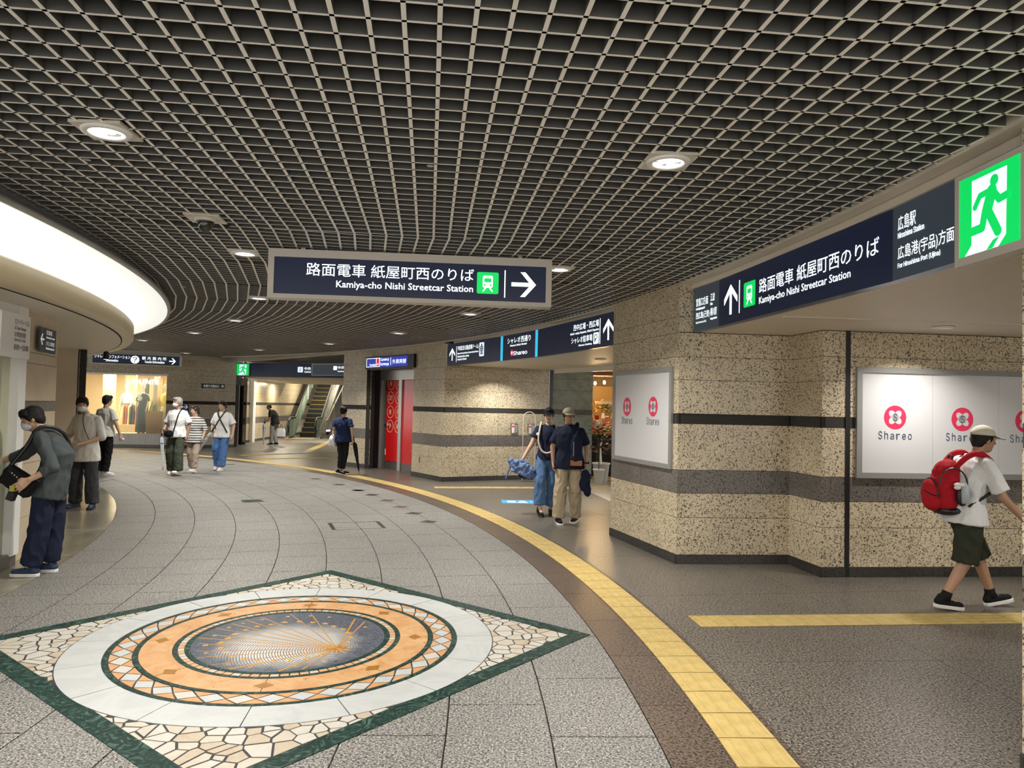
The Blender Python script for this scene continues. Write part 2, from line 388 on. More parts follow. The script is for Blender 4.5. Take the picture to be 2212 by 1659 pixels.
# small inlays in the plaza paving
def inlay(x, y, w_, h, a, m1='dark_granite', m2=None):
    c, s = math.cos(a), math.sin(a)
    q = lambda u, v: (x+u*c-v*s, y+u*s+v*c)
    o = MB().prism([q(-w_, -h), q(w_, -h), q(w_, h), q(-w_, h)], -.01, .0012).build('inlay', m1, floor)
    if m2: MB().prism([q(-w_*.8, -h*.7), q(w_*.8, -h*.7), q(w_*.8, h*.7), q(-w_*.8, h*.7)], 0, .002).build('inlay_centre', m2, o)
for x, y in ((-2.97, 14.26), (-2.56, 13.58), (-2.15, 12.84), (-1.79, 12.07), (-1.48, 11.38), (-1.16, 10.6)):
    inlay(x, y, .10, .10, math.atan2(y-CY, x-CX)+pi/4, 'brown_granite' if 11.8 < y < 13.2 else 'dark_granite')
for a in (31.5, 34.5, 38, 42, 46, 50):
    x, y = P(21.48, a); inlay(x, y, .10, .10, rad(a)+pi/4)
inlay(-4.35, 12.39, .17, .17, rad(29), 'dark_granite', 'serpentine')
def manhole(x, y, a):
    c, s = math.cos(a), math.sin(a); q = lambda u, v: (x+u*c-v*s, y+u*s+v*c)
    mb = MB(); W, H, b = .36, .30, .05
    for u0, u1, v0, v1 in ((-W, -W+b, -H, H), (W-b, W, -H, H), (-W+b, W-b, -H, -H+.012), (-W+b, W-b, H-.012, H)):
        mb.prism([q(u0, v0), q(u1, v0), q(u1, v1), q(u0, v1)], -.01, .0012)
    mb.build('inspection_frame', 'dark_granite', floor)
manhole(-2.11, 10.13, rad(20))

# ---------------------------------------------------------------- tactile guide paths
def tile_mesh(kind):
    mb = MB(); h = .1495; mb.box((-h, -h, 0), (h, h, .004))
    if kind == 'bar':
        for k in range(4):
            x = -.1125+.075*k
            mb.add([(x-.017, -.135, .004), (x+.017, -.135, .004), (x+.017, .135, .004), (x-.017, .135, .004), (x-.010, -.128, .0085), (x+.010, -.128, .0085), (x+.010, .128, .0085), (x-.010, .128, .0085)],
                   [(4,5,6,7), (0,1,5,4), (1,2,6,5), (2,3,7,6), (3,0,4,7)])
    else:
        for i in range(5):
            for j in range(5):
                x, y = -.12+.06*i, -.12+.06*j
                mb.lathe([(.0165, .004), (.011, .0085), (.0001, .009)], 7, (x, y, 0))
    o = mb.build('tile', 'tactile_yellow'); me = o.data; bpy.data.objects.remove(o); return me
TM = {'bar': tile_mesh('bar'), 'dot': tile_mesh('dot')}
def tile(parent, x, y, a, kind, sx=1.):
    o = bpy.data.objects.new('tile', TM[kind]); COL.objects.link(o); o.parent = parent
    o.location = (x, y, .001); o.rotation_euler = (0, 0, a); o.scale = (sx, 1.0, 1)
tp = thing('tactile_path', 'long curved yellow tactile guide path along the edge of the grey plaza', 'tactile paving')
for k in range(-9, 83):
    a = 1.27+.785*k+.39
    tile(tp, *P(22.515, a), rad(a), 'dot' if 5.3 < a < 7.2 or 34.4 < a < 36 else 'bar')
def strip(label, p, q, dots=1, n_off=.0):
    t = thing('tactile_path', label, 'tactile paving'); p, q = Vector(p), Vector(q); d = (q-p); L = d.length; d.normalize()
    n_ = int(L/.302)
    for k in range(n_):
        c = p+d*(.151+.302*k); tile(t, c.x, c.y, math.atan2(d.y, d.x)-pi/2, 'dot' if k < dots else 'bar')
    return t
strip('straight yellow tactile path running right under the walking man with the red backpack', (1.5, 5.88), (7.4, 6.53), 1)
strip('thin straight yellow tactile path in front of the stone wall with the two fire boxes', (-1.55, 15.02), (3.4, 15.88), 2)
strip('yellow tactile path leading off towards the escalator passage', (-8.4, 22.75), (-4.6, 26.5), 1)
strip('lower of the two yellow tactile branches behind the woman in the navy T-shirt', (-7.5, 21.5), (-4.75, 22.8), 1)
strip('diagonal yellow tactile path ending below the stairs', (-6.9, 24.2), (-8.1, 33.2), 1)
strip('yellow tactile strip across the foot of the escalator', (-10.6, 34.15), (-8.95, 34.05), 9)

# ---------------------------------------------------------------- stone walls
ROWS = [(0, .1, 'dark_granite'), (.1, .508, 'wall_granite'), (.508, .777, 'wall_granite'), (.777, 1.033, 'grey_granite'), (1.033, 1.544, 'wall_granite'),
        (1.544, 1.657, 'brass_band'), (1.657, 2.033, 'wall_granite'), (2.033, 2.291, 'wall_granite'), (2.291, 2.56, 'wall_granite'), (2.56, 2.74, 'wall_granite'), (2.74, 3.12, 'wall_granite')]
def wall_face(parent, a, b, z0=0., z1=ZC, nseg=1, rows=ROWS, thick=.03, back=.12, flip=False):
    a, b = Vector(a[:2]), Vector(b[:2]); d = b-a; L = d.length; d.normalize(); n_ = V(d.y, -d.x)
    if (n_.dot(-(a+b)/2) < 0) != flip: n_ = -n_
    q = lambda t, o: tuple(a+d*t+n_*o)
    MB().prism([q(0, -.006), q(L, -.006), q(L, -back), q(0, -back)], z0, z1).build('wall_core', 'joint', parent)
    for r0, r1, m in rows:
        lo, hi = max(r0, z0), min(r1, z1)
        if hi-lo < .02: continue
        g = .0025; s = 1 if m in ('brass_band',) else nseg
        for k in range(s):
            t0, t1 = L*k/s, L*(k+1)/s; off = -.012 if m == 'brass_band' else (.012 if r0 == 0 else 0.)
            e = 0 if k == 0 else g; e2 = 0 if k == s-1 else g
            MB().prism([q(t0+e, off), q(t1-e2, off), q(t1-e2, off-thick+.005), q(t0+e, off-thick+.005)], lo+g, hi-g).build('skirting' if r0 == 0 else 'metal_band' if m == 'brass_band' else 'stone_panel', m, parent)
p1, p2, p3, p4 = (1.36, 9.82), (1.85, 8.07), (3.14, 8.2), (3.24, 7.58)
wr = struct('wall_right')
wall_face(wr, p1, p2, nseg=2)
wall_face(wr, p2, p3, z1=ZS); wall_face(wr, p2, (2.10, 8.095), z0=ZS, flip=False)
wall_face(wr, p3, p4, z1=ZS); wall_face(wr, p4, (3.50, 7.609), z1=ZS); wall_face(wr, (3.54, 7.613), (7.8, 8.09), z1=ZS, nseg=4)
MB().prism([(3.495, 7.60), (3.545, 7.606), (3.545, 7.66), (3.495, 7.654)], 0, ZS).build('shutter_rail', 'black', wr)
core(wr, [p1, (2.3, 10.2), (7.9, 10.4), (7.9, 8.35), (3.2, 8.5), (2.2, 8.3)])
n1 = (2.452, 3.49)
wn = struct('wall_near')
wall_face(wn, n1, P(23.74, -3.), nseg=2); wall_face(wn, n1, (3.6, 3.56), z1=ZC, flip=True)
wm = struct('wall_middle')
q1, q2, q3 = (-1.51, 16.23), (-2.37, 17.5), (.90, 17.44)
wall_face(wm, q2, q1, nseg=1); wall_face(wm, q1, q3, z1=2.60, nseg=2)
core(wm, [q1, q2, (-1.6, 18.4), (.9, 18.0), (.92, 17.7)], k=.16)
MB().prism([(.905, 17.43), (.985, 17.47), (.985, 17.55), (.905, 17.52)], 0, 2.6).build('shutter_rail', 'black', wm)
# pale green marble wall beside the plant shop
wg = struct('wall_marble'); GM = 'green_marble'
wall_face(wg, (.985, 17.49), (1.955, 17.55), z1=2.75, rows=[(0, .12, 'dark_granite'), (.12, .62, GM), (.62, 1.1, GM), (1.1, 1.545, GM), (1.545, 1.66, 'grey_granite'), (1.66, 2.12, GM), (2.12, 2.40, GM), (2.40, 2.75, GM)])
e0, e1 = (-4.63, 19.95), (-3.70, 19.11)
we = struct('wall_left_of_door')
wall_face(we, e0, e1, nseg=1); wall_face(we, e1, P(24.17, 43.45), z1=2.6); wall_face(we, e0, (-3.2, 22.2), flip=True)
core(we, [e0, e1, P(25.5, 43.3), (-3.0, 22.3)], k=.16)
wl = struct('wall_over_door'); wall_face(wl, e1, q2, z0=2.58)
# far walls round the fashion shop and the passage
A, B = (-11.18, 25.71), (-10.155, 26.74); S0 = (-15.06, 25.26); S1 = (-12.16, 25.60)
wf = struct('wall_far')
wall_face(wf, S1, A, nseg=1, z1=3.16); wall_face(wf, A, B, z1=3.16); wall_face(wf, S0, S1, z0=2.54, z1=3.3, rows=[(2.5, 2.9, 'wall_granite'), (2.9, 3.3, 'wall_granite')], nseg=3)
wall_face(wf, (-17.5, 24.97), S0, z1=3.3)
core(wf, [A, B, (-10.75, 29.3), (-11.6, 29.3), (-11.8, 26.2)], k=.2)
wp = struct('wall_passage')
wall_face(wp, (-10.82, 29.57), (-11.75, 47), z1=7., nseg=9, rows=ROWS[:9]+[(2.56, 3.4, 'wall_granite'), (3.4, 5, 'wall_granite'), (5, 7, 'wall_granite')])
MB().box((-10.87, 30.2, 0), (-10.72, 30.5, 2.6)).build('pipe_casing', 'white_paint', wp)
MB().box((-10.30, 27.0, 0), (-10.12, 27.05, 2.3)).build('door_leaf', 'frame_grey', wp); MB().box((-10.62, 28.4, 0), (-10.48, 28.45, 2.3)).build('dark_opening', 'black', wp); wall_face(wp, (-10.75, 28.6), (-10.45, 28.6), z1=2.6)
MB().box((-12, 46.5, 0), (-3, 46.8, 9)).build('end_panel', 'grey_granite', wp); MB().box((-5.5, 27, 0), (-5.3, 46.6, 9)).build('side_panel', 'grey_granite', wp)
MB().add([(-11.8, 35.9, 2.68), (-5.3, 35.9, 2.68), (-5.3, 46.6, 8.6), (-11.8, 46.6, 8.6), (-11.8, 35.9, 2.9), (-5.3, 35.9, 2.9), (-5.3, 46.6, 8.9), (-11.8, 46.6, 8.9)], [(0, 1, 2, 3), (7, 6, 5, 4), (0, 4, 5, 1)]).build('sloping_soffit', 'soffit', wp)

# ---------------------------------------------------------------- ceiling: open louvre grid in fanned sectors
ceil = struct('ceiling')
MB().prism([(-34, -2.5), (10, -2.5), (10, 30), (-4, 30), (-9, 27.8), (-34, 27.8)], 3.75, 3.85).build('plenum_slab', 'plenum', ceil)
PITCH = .1331; BZ0, BZ1 = ZC, ZC+.105
RIN, ROUT, DS = 17.55, 23.66, 4.72
gx, gy = -.4652-CX, 2.9457-CY
TH0 = 6.5
th0 = rad(TH0); rhoA = gx*math.cos(th0)+gy*math.sin(th0); tauB = -gx*math.sin(th0)+gy*math.cos(th0)
SECT = [(TH0, -14., DS/2)]+[(TH0+DS*k, -DS/2, DS/2) for k in range(1, 12)]
def at(thc, rho, tau):
    t_ = rad(thc); return V(CX+rho*math.cos(t_)-tau*math.sin(t_), CY+rho*math.sin(t_)+tau*math.cos(t_))
def polybar(name, pts, hw):
    """one long bar running through the sectors, mitred at the kinks"""
    mb = MB(); rs = []
    for i, p in enumerate(pts):
        d0 = (pts[i]-pts[i-1]).normalized() if i else (pts[1]-pts[0]).normalized(); d1 = (pts[i+1]-pts[i]).normalized() if i < len(pts)-1 else d0
        n0 = (V(-d0.y, d0.x)+V(-d1.y, d1.x)).normalized()*hw
        rs.append([(p.x-n0.x, p.y-n0.y, BZ0), (p.x+n0.x, p.y+n0.y, BZ0), (p.x+n0.x, p.y+n0.y, BZ1), (p.x-n0.x, p.y-n0.y, BZ1)])
    mb.rings(rs); o = mb.build(name, ['louvre_web_shaded', 'louvre_face'], ceil)
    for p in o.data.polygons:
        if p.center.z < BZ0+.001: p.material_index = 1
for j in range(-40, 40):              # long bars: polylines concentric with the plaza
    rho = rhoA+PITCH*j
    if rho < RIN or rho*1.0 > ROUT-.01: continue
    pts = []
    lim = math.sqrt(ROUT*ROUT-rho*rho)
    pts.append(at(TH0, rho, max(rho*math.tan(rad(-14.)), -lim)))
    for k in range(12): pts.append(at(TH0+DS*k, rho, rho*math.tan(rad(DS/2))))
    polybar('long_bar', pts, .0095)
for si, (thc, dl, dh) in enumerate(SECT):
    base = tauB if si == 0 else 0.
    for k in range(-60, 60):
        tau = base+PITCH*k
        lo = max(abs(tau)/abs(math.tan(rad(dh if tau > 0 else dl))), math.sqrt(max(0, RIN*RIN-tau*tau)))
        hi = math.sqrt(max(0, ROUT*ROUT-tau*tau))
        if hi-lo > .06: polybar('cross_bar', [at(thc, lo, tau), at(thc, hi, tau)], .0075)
# metal edge trim round the louvre ceiling, beam towards the passage
def band(mb, r0, r1, a0, a1, z0, z1, step=1.5): return mb.prism(sector(r0, r1, a0, a1, step), z0, z1)
mb = MB()
for a0 in range(-6, 60, 6): band(mb, 23.66, 23.76, a0, a0+6, 3.10, 3.75)
mb.build('edge_trim', 'trim_beige', ceil)
far_ = MB(); far_.prism([(-16.5, 25.0), (-11.3, 25.6), (-10.2, 26.6), (-4.3, 20.2), (-4.4, 19.9), (-10.3, 26.3), (-11.3, 25.3), (-16.5, 24.7)], 3.09, 3.6); far_.build('far_beam', 'trim_beige', ceil)
MB().prism([(-10.2, 26.6), (-4.3, 20.2), (-2, 30), (-10, 30)], 3.2, 3.3).build('passage_panel', 'louvre_web_shaded', ceil)
MB().prism([(-17, 22.), (-8.5, 22.0), (-5, 20.5), (-4.6, 19.9), (-10.1, 26.6), (-11.2, 25.6), (-17, 24.9)], 3.26, 3.3).build('plain_panel', 'louvre_web_shaded', ceil)
# corridor soffits
so = struct('ceiling_corridor')
MB().prism([P(23.88, 12.2), P(23.88, 9.5), P(23.88, 7), P(23.88, 4.5), P(23.88, 2.5), P(23.88, 0.8), (9, 3.), (9, 9), (3.2, 8.5), (2.2, 8.3)], ZS, ZS+.06).build('soffit_panel', 'soffit', so)
MB().prism([P(23.82, 33.5), P(23.82, 30.5), P(23.82, 27.5), P(23.82, 24.5), P(23.82, 21.5), P(23.82, 19.), P(23.82, 17.), (3.6, 10.3), (4, 17.8), (.9, 17.7)], 2.60, 2.66).build('soffit_panel', 'soffit', so)
MB().prism([(2.45, 6.6), (2.46, 6.55), (8, 7.0), (8, 7.05)], ZS-.012, ZS+.01).build('soffit_rib', 'trim_beige', so)
MB().prism([(.98, 17.0), (.98, 16.94), (2.4, 14.6), (2.45, 14.66)], 2.5, 2.61).build('soffit_rib', 'white_paint', so)
MB().prism([(-10.25, 26.86), (-6.2, 26.2), (-3.0, 26), (-3, 36), (-10.9, 36)], 2.61, 2.68).build('soffit_panel', 'soffit', so)
MB().box((9, -2, 0), (9.2, 10, 3.2)).build('end_wall', 'wall_granite', wn)

# ---------------------------------------------------------------- left: round canopy over the counter
can = struct('ceiling_canopy')
def lathe_arc(name, prof, a0, a1, m, n=60, parent=can):
    rs = []
    for k in range(n+1):
        a = a0+(a1-a0)*k/n; rs.append([(*P(r, a), z) for r, z in prof])
    v = [p for r in rs for p in r]; q = len(prof); f = []
    for k in range(n):
        for i in range(q-1): f.append((k*q+i, (k+1)*q+i, (k+1)*q+i+1, k*q+i+1))
    return MB().add(v, f).build(name, m, parent, smooth=True)
lathe_arc('cove_rim', [(17.80, 3.12), (17.80, 3.03), (17.92, 3.03), (17.925, 2.99), (17.90, 2.985), (17.88, 2.985)], -8, 62, 'frame_grey')
lathe_arc('cove_dish', [(17.885, 2.986), (17.6, 3.02), (17.2, 3.05), (16.8, 3.06), (16.45, 3.03), (16.3, 2.95), (16.28, 2.72)], -8, 62, 'cove_panel')
for a0, a1 in ((-8, 6), (6, 20.5), (20.5, 34), (34, 48), (48, 62)):
    lathe_arc('fascia_panel', [(17.36, 2.79), (17.42, 2.79), (17.44, 2.765), (17.44, 2.60), (17.42, 2.575), (17.30, 2.57)], a0+.015, a1-.015, 'fascia', 24)
lathe_arc('soffit_ring', [(17.285, 2.572), (17.285, 2.58), (17.27, 2.58), (17.27, 2.568)], -8, 62, 'joint')
lathe_arc('canopy_soffit', [(17.27, 2.568), (15.4, 2.568)], -8, 62, 'soffit')
lathe_arc('light_trough', [(17.36, 2.77), (16.28, 2.72)], -8, 62, 'cove_white')
lathe_arc('cove_tube', [(16.75, 2.80), (16.80, 2.815), (16.85, 2.80), (16.80, 2.785), (16.75, 2.80)], -8, 62, 'cove_lamp')
# cream stone piers and counter wall under it
wc = struct('wall_left'); CS = 'cream_stone'
CR = [(0, .42, CS), (.42, .98, CS), (.98, 1.525, CS), (1.525, 1.635, 'grey_granite'), (1.635, 2.035, CS), (2.035, 2.15, CS), (2.15, 2.57, CS)]
def pier(a0, a1, r, rows=CR):
    wall_face(wc, P(r, a0), P(r, (a0+a1)/2), z1=2.57, rows=rows); wall_face(wc, P(r, (a0+a1)/2), P(r, a1), z1=2.57, rows=rows)
    MB().prism([P(r-.02, a0), P(r-.02, a1-.05), P(r-.9, a1-.1), P(r-.9, a0)], 0, 2.57).build('wall_core', 'cream_stone', wc)
CR2 = [(a, b, 'brass_band' if m == 'grey_granite' else m) for a, b, m in CR]
pier(14.9, 19.25, 16.83); pier(37.6, 41.6, 16.83, CR2)
wall_face(wc, P(16.0, 19), P(15.9, 38), z1=2.57, rows=CR, nseg=4)
wall_face(wc, P(16.2, 41.6), P(15.6, 62), z1=2.57, rows=CR, nseg=3)
# pale booth door at the very left
bd = struct('door_1')
def pbox(name, r0, r1, a0, a1, z0, z1, m, parent=bd): return MB().prism(sector(r0, r1, a0, a1, 3), z0, z1).build(name, m, parent)
pbox('door_frame', 16.6, 16.92, 14.15, 14.75, .12, 2.57, 'white_paint'); pbox('door_plinth', 16.6, 16.9, 8, 14.72, 0, .14, 'steel_dark')
mat('pale_green_panel', (.50, .50, .36), .4)
pbox('door_leaf', 16.6, 16.84, 13.55, 14.15, .14, 2.2, 'pale_green_panel'); pbox('door_glass', 16.6, 16.78, 8, 13.55, .9, 2.2, 'dark_glass')
pbox('door_panel', 16.6, 16.80, 8, 13.55, .14, .9, 'pale_green_panel'); pbox('door_head', 16.6, 16.9, 8, 14.15, 2.45, 2.57, 'white_paint')
pbox('door_jamb', 16.6, 16.83, 14.75, 14.9, 0, 2.57, 'cream_stone')
# ---------------------------------------------------------------- marble medallion in the floor
MX, MY, MTH = -1.53, 5.225, .1166
med = thing('floor_medallion', 'round marble and mosaic sun medallion in a dark green square frame in the floor', 'mosaic', (MX, MY, 0), MTH)
H = 1.536; BI = 1.415
MB().prism([(H, -H), (H, H), (-H, H), (-H, -H)], -.008, .0012).build('grout_bed', 'grout', med).rotation_euler = (0, 0, pi/4)
Z0, Z1 = .0005, .004
def piece(name, poly, m, z1=Z1, parent=med): return MB().prism(poly, Z0, z1+random.uniform(-.0004, .0004)).build(name, m, parent)
R45 = lambda x, y: ((x-y)*math.sqrt(.5), (x+y)*math.sqrt(.5))
for s in range(4):                    # green border, blocks
    a = pi/2*s; c, sn = round(math.cos(a)), round(math.sin(a)); rot = lambda x, y: R45(x*c-y*sn, x*sn+y*c)
    cuts = [-H]+sorted(-H+(2*H)*(k+random.uniform(-.22, .22))/9 for k in range(1, 9))+[H]
    for u0, u1 in zip(cuts, cuts[1:]):
        l0 = -BI if u0 == -H else u0; l1 = BI if u1 == H else u1
        piece('green_block', [rot(u0+.0006, H), rot(u1-.0006, H), rot(l1-.0006, BI), rot(l0+.0006, BI)], 'serpentine')
def ringpoly(r0, r1, a0, a1, n=6):
    A_ = [rad(a0+(a1-a0)*k/n) for k in range(n+1)]
    return [(r1*math.cos(a), r1*math.sin(a)) for a in A_]+[(r0*math.cos(a), r0*math.sin(a)) for a in A_[::-1]]
def ring(name, r0, r1, m):
    n = 96; mb = MB(); v = []; f = []
    for k in range(n):
        a = 2*pi*k/n; v += [(r0*math.cos(a), r0*math.sin(a), Z1), (r1*math.cos(a), r1*math.sin(a), Z1)]
    for k in range(n): j = (k+1) % n; f.append((2*k, 2*k+1, 2*j+1, 2*j))
    mb.add(v, f).build(name, m, med)
for k in range(16): piece('white_segment', ringpoly(1.178, 1.43, 22.5*k+.13, 22.5*k+22.37), 'white_marble', Z1+.0008)
ring('green_ring', 1.143, 1.176, 'serpentine'); ring('green_ring', .968, 1.0, 'serpentine'); ring('green_ring', .735, .767, 'serpentine'); ring('green_ring', .655, .69, 'serpentine')
for k in range(8):                    # travertine ring and ochre lozenges
    piece('travertine_segment', ringpoly(.768, .967, 45*k+.15, 45*k+44.85, 10), 'travertine', Z1)
    a = rad(45*k); r = .872; c, s = math.cos(a), math.sin(a)
    piece('ochre_lozenge', [(r*c+u*c-v*s, r*s+u*s+v*c) for u, v in ((.047, 0), (0, .06), (-.047, 0), (0, -.06))], 'ochre_stone', Z1+.001)
N = 40
for k in range(N):                    # white lozenges between peach triangles
    a0 = 2*pi*(k+.5)/N; da = pi/N; q = lambda r, a: (r*math.cos(a), r*math.sin(a)); g = .006
    rm, ri, ro = 1.0715, 1.006, 1.137
    piece('white_lozenge', [q(ro-g, a0), q(rm, a0+da*.93), q(ri+g, a0), q(rm, a0-da*.93)], 'white_marble' if random.random() < .8 else 'cream_b')
    b = a0+da; m = random.choice(['orange_marble', 'orange_marble', 'peach_marble'])
    piece('orange_triangle', [q(ro, b-da*.86), q(ro, b), q(ro, b+da*.86), q(rm+g, b)], m)
    piece('orange_triangle', [q(ri, b-da*.86), q(ri, b), q(ri, b+da*.86), q(rm-g, b)], m)
for k in range(76):
    a = 360/76*k; piece('cream_block', ringpoly(.694, .732, a+.35, a+360/76-.35, 1), random.choice(['peach_marble', 'peach_marble', 'cream_a']))
# palladiana corners
def clip(poly, n_, d):
    o = []
    for i in range(len(poly)):
        p, q = poly[i], poly[(i+1) % len(poly)]; a = p[0]*n_[0]+p[1]*n_[1]-d; b = q[0]*n_[0]+q[1]*n_[1]-d
        if a <= 0: o.append(p)
        if a*b < 0: t = a/(a-b); o.append((p[0]+(q[0]-p[0])*t, p[1]+(q[1]-p[1])*t))
    return o
for s in range(4):
    ca = pi/2*s; tip = BI*math.sqrt(2); seeds = []
    tries = 0
    while len(seeds) < 70 and tries < 9000:
        tries += 1
        r = random.uniform(1.38, tip); a = random.uniform(-.80, .80)
        x, y = r*math.cos(a), r*math.sin(a)
        if abs(x)+abs(y) > tip+.03 or x < .9: continue
        if all((x-p)**2+(y-q)**2 > (.066 if len(seeds) < 40 else .05)**2 for p, q in seeds): seeds.append((x, y))
    for i, (x, y) in enumerate(seeds):
        poly = [(x-.2, y-.2), (x+.2, y-.2), (x+.2, y+.2), (x-.2, y+.2)]
        for j, (u, v) in enumerate(seeds):
            if i == j or (u-x)**2+(v-y)**2 > .13: continue
            L = math.hypot(u-x, v-y); n_ = ((u-x)/L, (v-y)/L)
            jit = random.uniform(.003, .0085)
            poly = clip(poly, n_, n_[0]*(x+u)/2+n_[1]*(y+v)/2-jit)
            if len(poly) < 3: break
        if len(poly) < 3: continue
        for n_ in ((.7071, .7071), (.7071, -.7071)): poly = clip(poly, n_, BI-.003)
        if len(poly) < 3: continue
        a = math.atan2(sum(p[1] for p in poly), sum(p[0] for p in poly))
        poly = clip(poly, (-math.cos(a), -math.sin(a)), -1.436) if len(poly) > 2 else poly
        if len(poly) < 3: continue
        A_ = abs(sum(poly[k][0]*poly[(k+1)%len(poly)][1]-poly[(k+1)%len(poly)][0]*poly[k][1] for k in range(len(poly))))/2
        if A_ < .0006: continue
        c, sn = math.cos(ca), math.sin(ca)
        piece('broken_stone', [(p*c-q*sn, p*sn+q*c) for p, q in poly], random.choice(['cream_a', 'cream_a', 'cream_b', 'cream_b', 'cream_b', 'cream_c']))
# centre disc: tesserae laid in rings round the sun, white glow inside the circle of stars
def disc_mat():
    m = mat('tesserae', (.1, .11, .13), .3); t, n, l = nodes(m); b = n['Principled BSDF']
    tc = n.new('ShaderNodeTexCoord').outputs['Object']
    wv = n.new('ShaderNodeTexWave'); wv.wave_type = 'RINGS'; wv.rings_direction = 'Z'; wv.inputs['Scale'].default_value = 17; wv.inputs['Distortion'].default_value = 1.2; wv.inputs['Detail'].default_value = 1; wv.inputs['Detail Scale'].default_value = 2
    l.new(tc, wv.inputs['Vector'])
    gr = noisen(n, l, tc, 75, 2, .7)
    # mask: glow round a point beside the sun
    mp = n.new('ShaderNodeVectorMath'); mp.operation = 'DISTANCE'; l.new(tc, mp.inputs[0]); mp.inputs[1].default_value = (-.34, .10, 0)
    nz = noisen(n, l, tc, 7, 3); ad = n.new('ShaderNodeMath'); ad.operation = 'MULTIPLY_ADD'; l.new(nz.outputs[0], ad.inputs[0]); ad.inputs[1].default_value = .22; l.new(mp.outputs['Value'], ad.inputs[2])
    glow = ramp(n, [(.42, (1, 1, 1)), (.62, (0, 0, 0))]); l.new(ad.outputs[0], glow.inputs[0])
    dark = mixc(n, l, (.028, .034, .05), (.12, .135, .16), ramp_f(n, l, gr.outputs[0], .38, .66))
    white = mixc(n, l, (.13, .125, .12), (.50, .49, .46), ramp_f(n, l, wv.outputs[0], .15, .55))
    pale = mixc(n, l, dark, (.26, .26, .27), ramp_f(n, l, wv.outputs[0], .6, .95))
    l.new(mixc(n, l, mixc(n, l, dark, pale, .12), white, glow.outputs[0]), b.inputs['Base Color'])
disc_mat()
BX, BY = (lambda x, y: (x*math.cos(MTH)+y*math.sin(MTH), -x*math.sin(MTH)+y*math.cos(MTH)))(.372, -.187)
d = MB(); n_ = 72
d.prism([(.655*math.cos(2*pi*k/n_)-BX, .655*math.sin(2*pi*k/n_)-BY) for k in range(n_)], 0, Z1-.0005)
dm = d.build('mosaic_disc', 'tesserae', med); dm.location = (BX, BY, 0)
def star(cx, cy, ro, ri, n, a0, m, z, name='gold_star', parent=dm):
    poly = []
    for k in range(2*n):
        r = ro if k % 2 == 0 else ri; a = a0+pi*k/n; poly.append((cx+r*math.cos(a), cy+r*math.sin(a)))
    v = [(x, y, z) for x, y in poly]+[(cx, cy, z+.003)]
    return MB().add(v, [(k, (k+1) % (2*n), 2*n) for k in range(2*n)]).build(name, m, parent)
LR = lambda ang: rad(ang)-MTH
ends = [(.621, 107.1), (.619, 92.6), (.615, 55.8), (.62, 45.4), (.631, 127.3), (.637, 138.7), (.651, 162.2), (.658, -177.4), (.661, -138.7), (.688, -121.3), (.675, -107.7), (.655, -79.7), (.655, -67.2), (.55, 176), (.60, -165), (.62, -150), (.63, 150)]
for k, (r, a) in enumerate(ends):
    r = min(r, .645); x, y = r*math.cos(LR(a))-BX, r*math.sin(LR(a))-BY; L = math.hypot(x, y); nx, ny = -y/L, x/L
    w0, w1 = (.011, .007) if L < .75 else (.007, .004)
    MB().prism([(nx*w0*.4, ny*w0*.4), (x+nx*w1, y+ny*w1), (x-nx*w1, y-ny*w1), (-nx*w0*.4, -ny*w0*.4)], Z1-.001, Z1+.0006).build('sun_ray', 'gold_tessera' if k % 3 else 'rust_tessera', dm)
sun = star(0, 0, .13, .035, 12, .1, 'gold_tessera', Z1, 'sun_star')
star(0, 0, .085, .03, 12, .36, 'ochre_stone', Z1+.002, 'sun_core', sun)
for k in range(26):
    a = 2*pi*k/26+.1; r = .43*(1+random.uniform(-.03, .03)); x, y = -.02+r*math.cos(a), -.03+r*math.sin(a)
    star(x-BX, y-BY, .034, .013, 5, random.random()*6, 'gold_tessera', Z1)
for x, y in ((-.55, .1), (-.5, .28), (-.42, .38), (-.3, .48), (-.55, -.12), (-.46, -.05), (-.5, -.28), (-.3, -.5), (-.15, -.56), (.05, .56), (.2, .52), (-.12, .55), (.3, -.48), (.12, -.55), (.5, .25)):
    star(x-BX, y-BY, .022, .009, 5, random.random()*6, 'gold_tessera', Z1)

# ---------------------------------------------------------------- ceiling lamps
ORD = ['nearest', 'second', 'third', 'fourth', 'fifth', 'sixth', 'seventh', 'eighth']
def downlight(x, y, z, label, group, rz=0., r=.085, plate=.133, power=1., lit=True):
    t = thing('downlight', label, 'lamp', (x, y, z), rz, group)
    if plate:
        mb = MB(); k = 32; sq = []
        for i in range(k):
            a = 2*pi*i/k; m = max(abs(math.cos(a)), abs(math.sin(a))); sq.append((plate*math.cos(a)/m, plate*math.sin(a)/m))
        mb.rings([[(*p, .012) for p in sq], [(*p, -.004) for p in sq], [(r*1.45*math.cos(2*pi*i/k), r*1.45*math.sin(2*pi*i/k), -.004) for i in range(k)]], False)
        mb.build('plate', 'trim_beige', t)
    MB().lathe([(r*1.5, -.003), (r*1.45, -.014), (r*1.1, -.016), (r*1.02, -.008), (r, .04), (r*.8, .09)], 32).build('trim_ring', 'white_paint', t, True)
    MB().lathe([(r*.99, .012), (r*.6, .004), (r*.001, .0)], 24).build('lens', 'lamp_glow', t, True)
    lamp('AREA', 'lamp_light', (0, 0, -.03), DOWNLIGHT_W*power, r*1.8, spread=130, parent=t)
    return t
for i in range(7):
    a = 2.6+9.47*i; x, y = P(19.06, a)
    downlight(x, y, ZC-.004, f'round recessed downlight, {ORD[i]} in the inner row beside the round white canopy', 'inner row of downlights', rad(a))
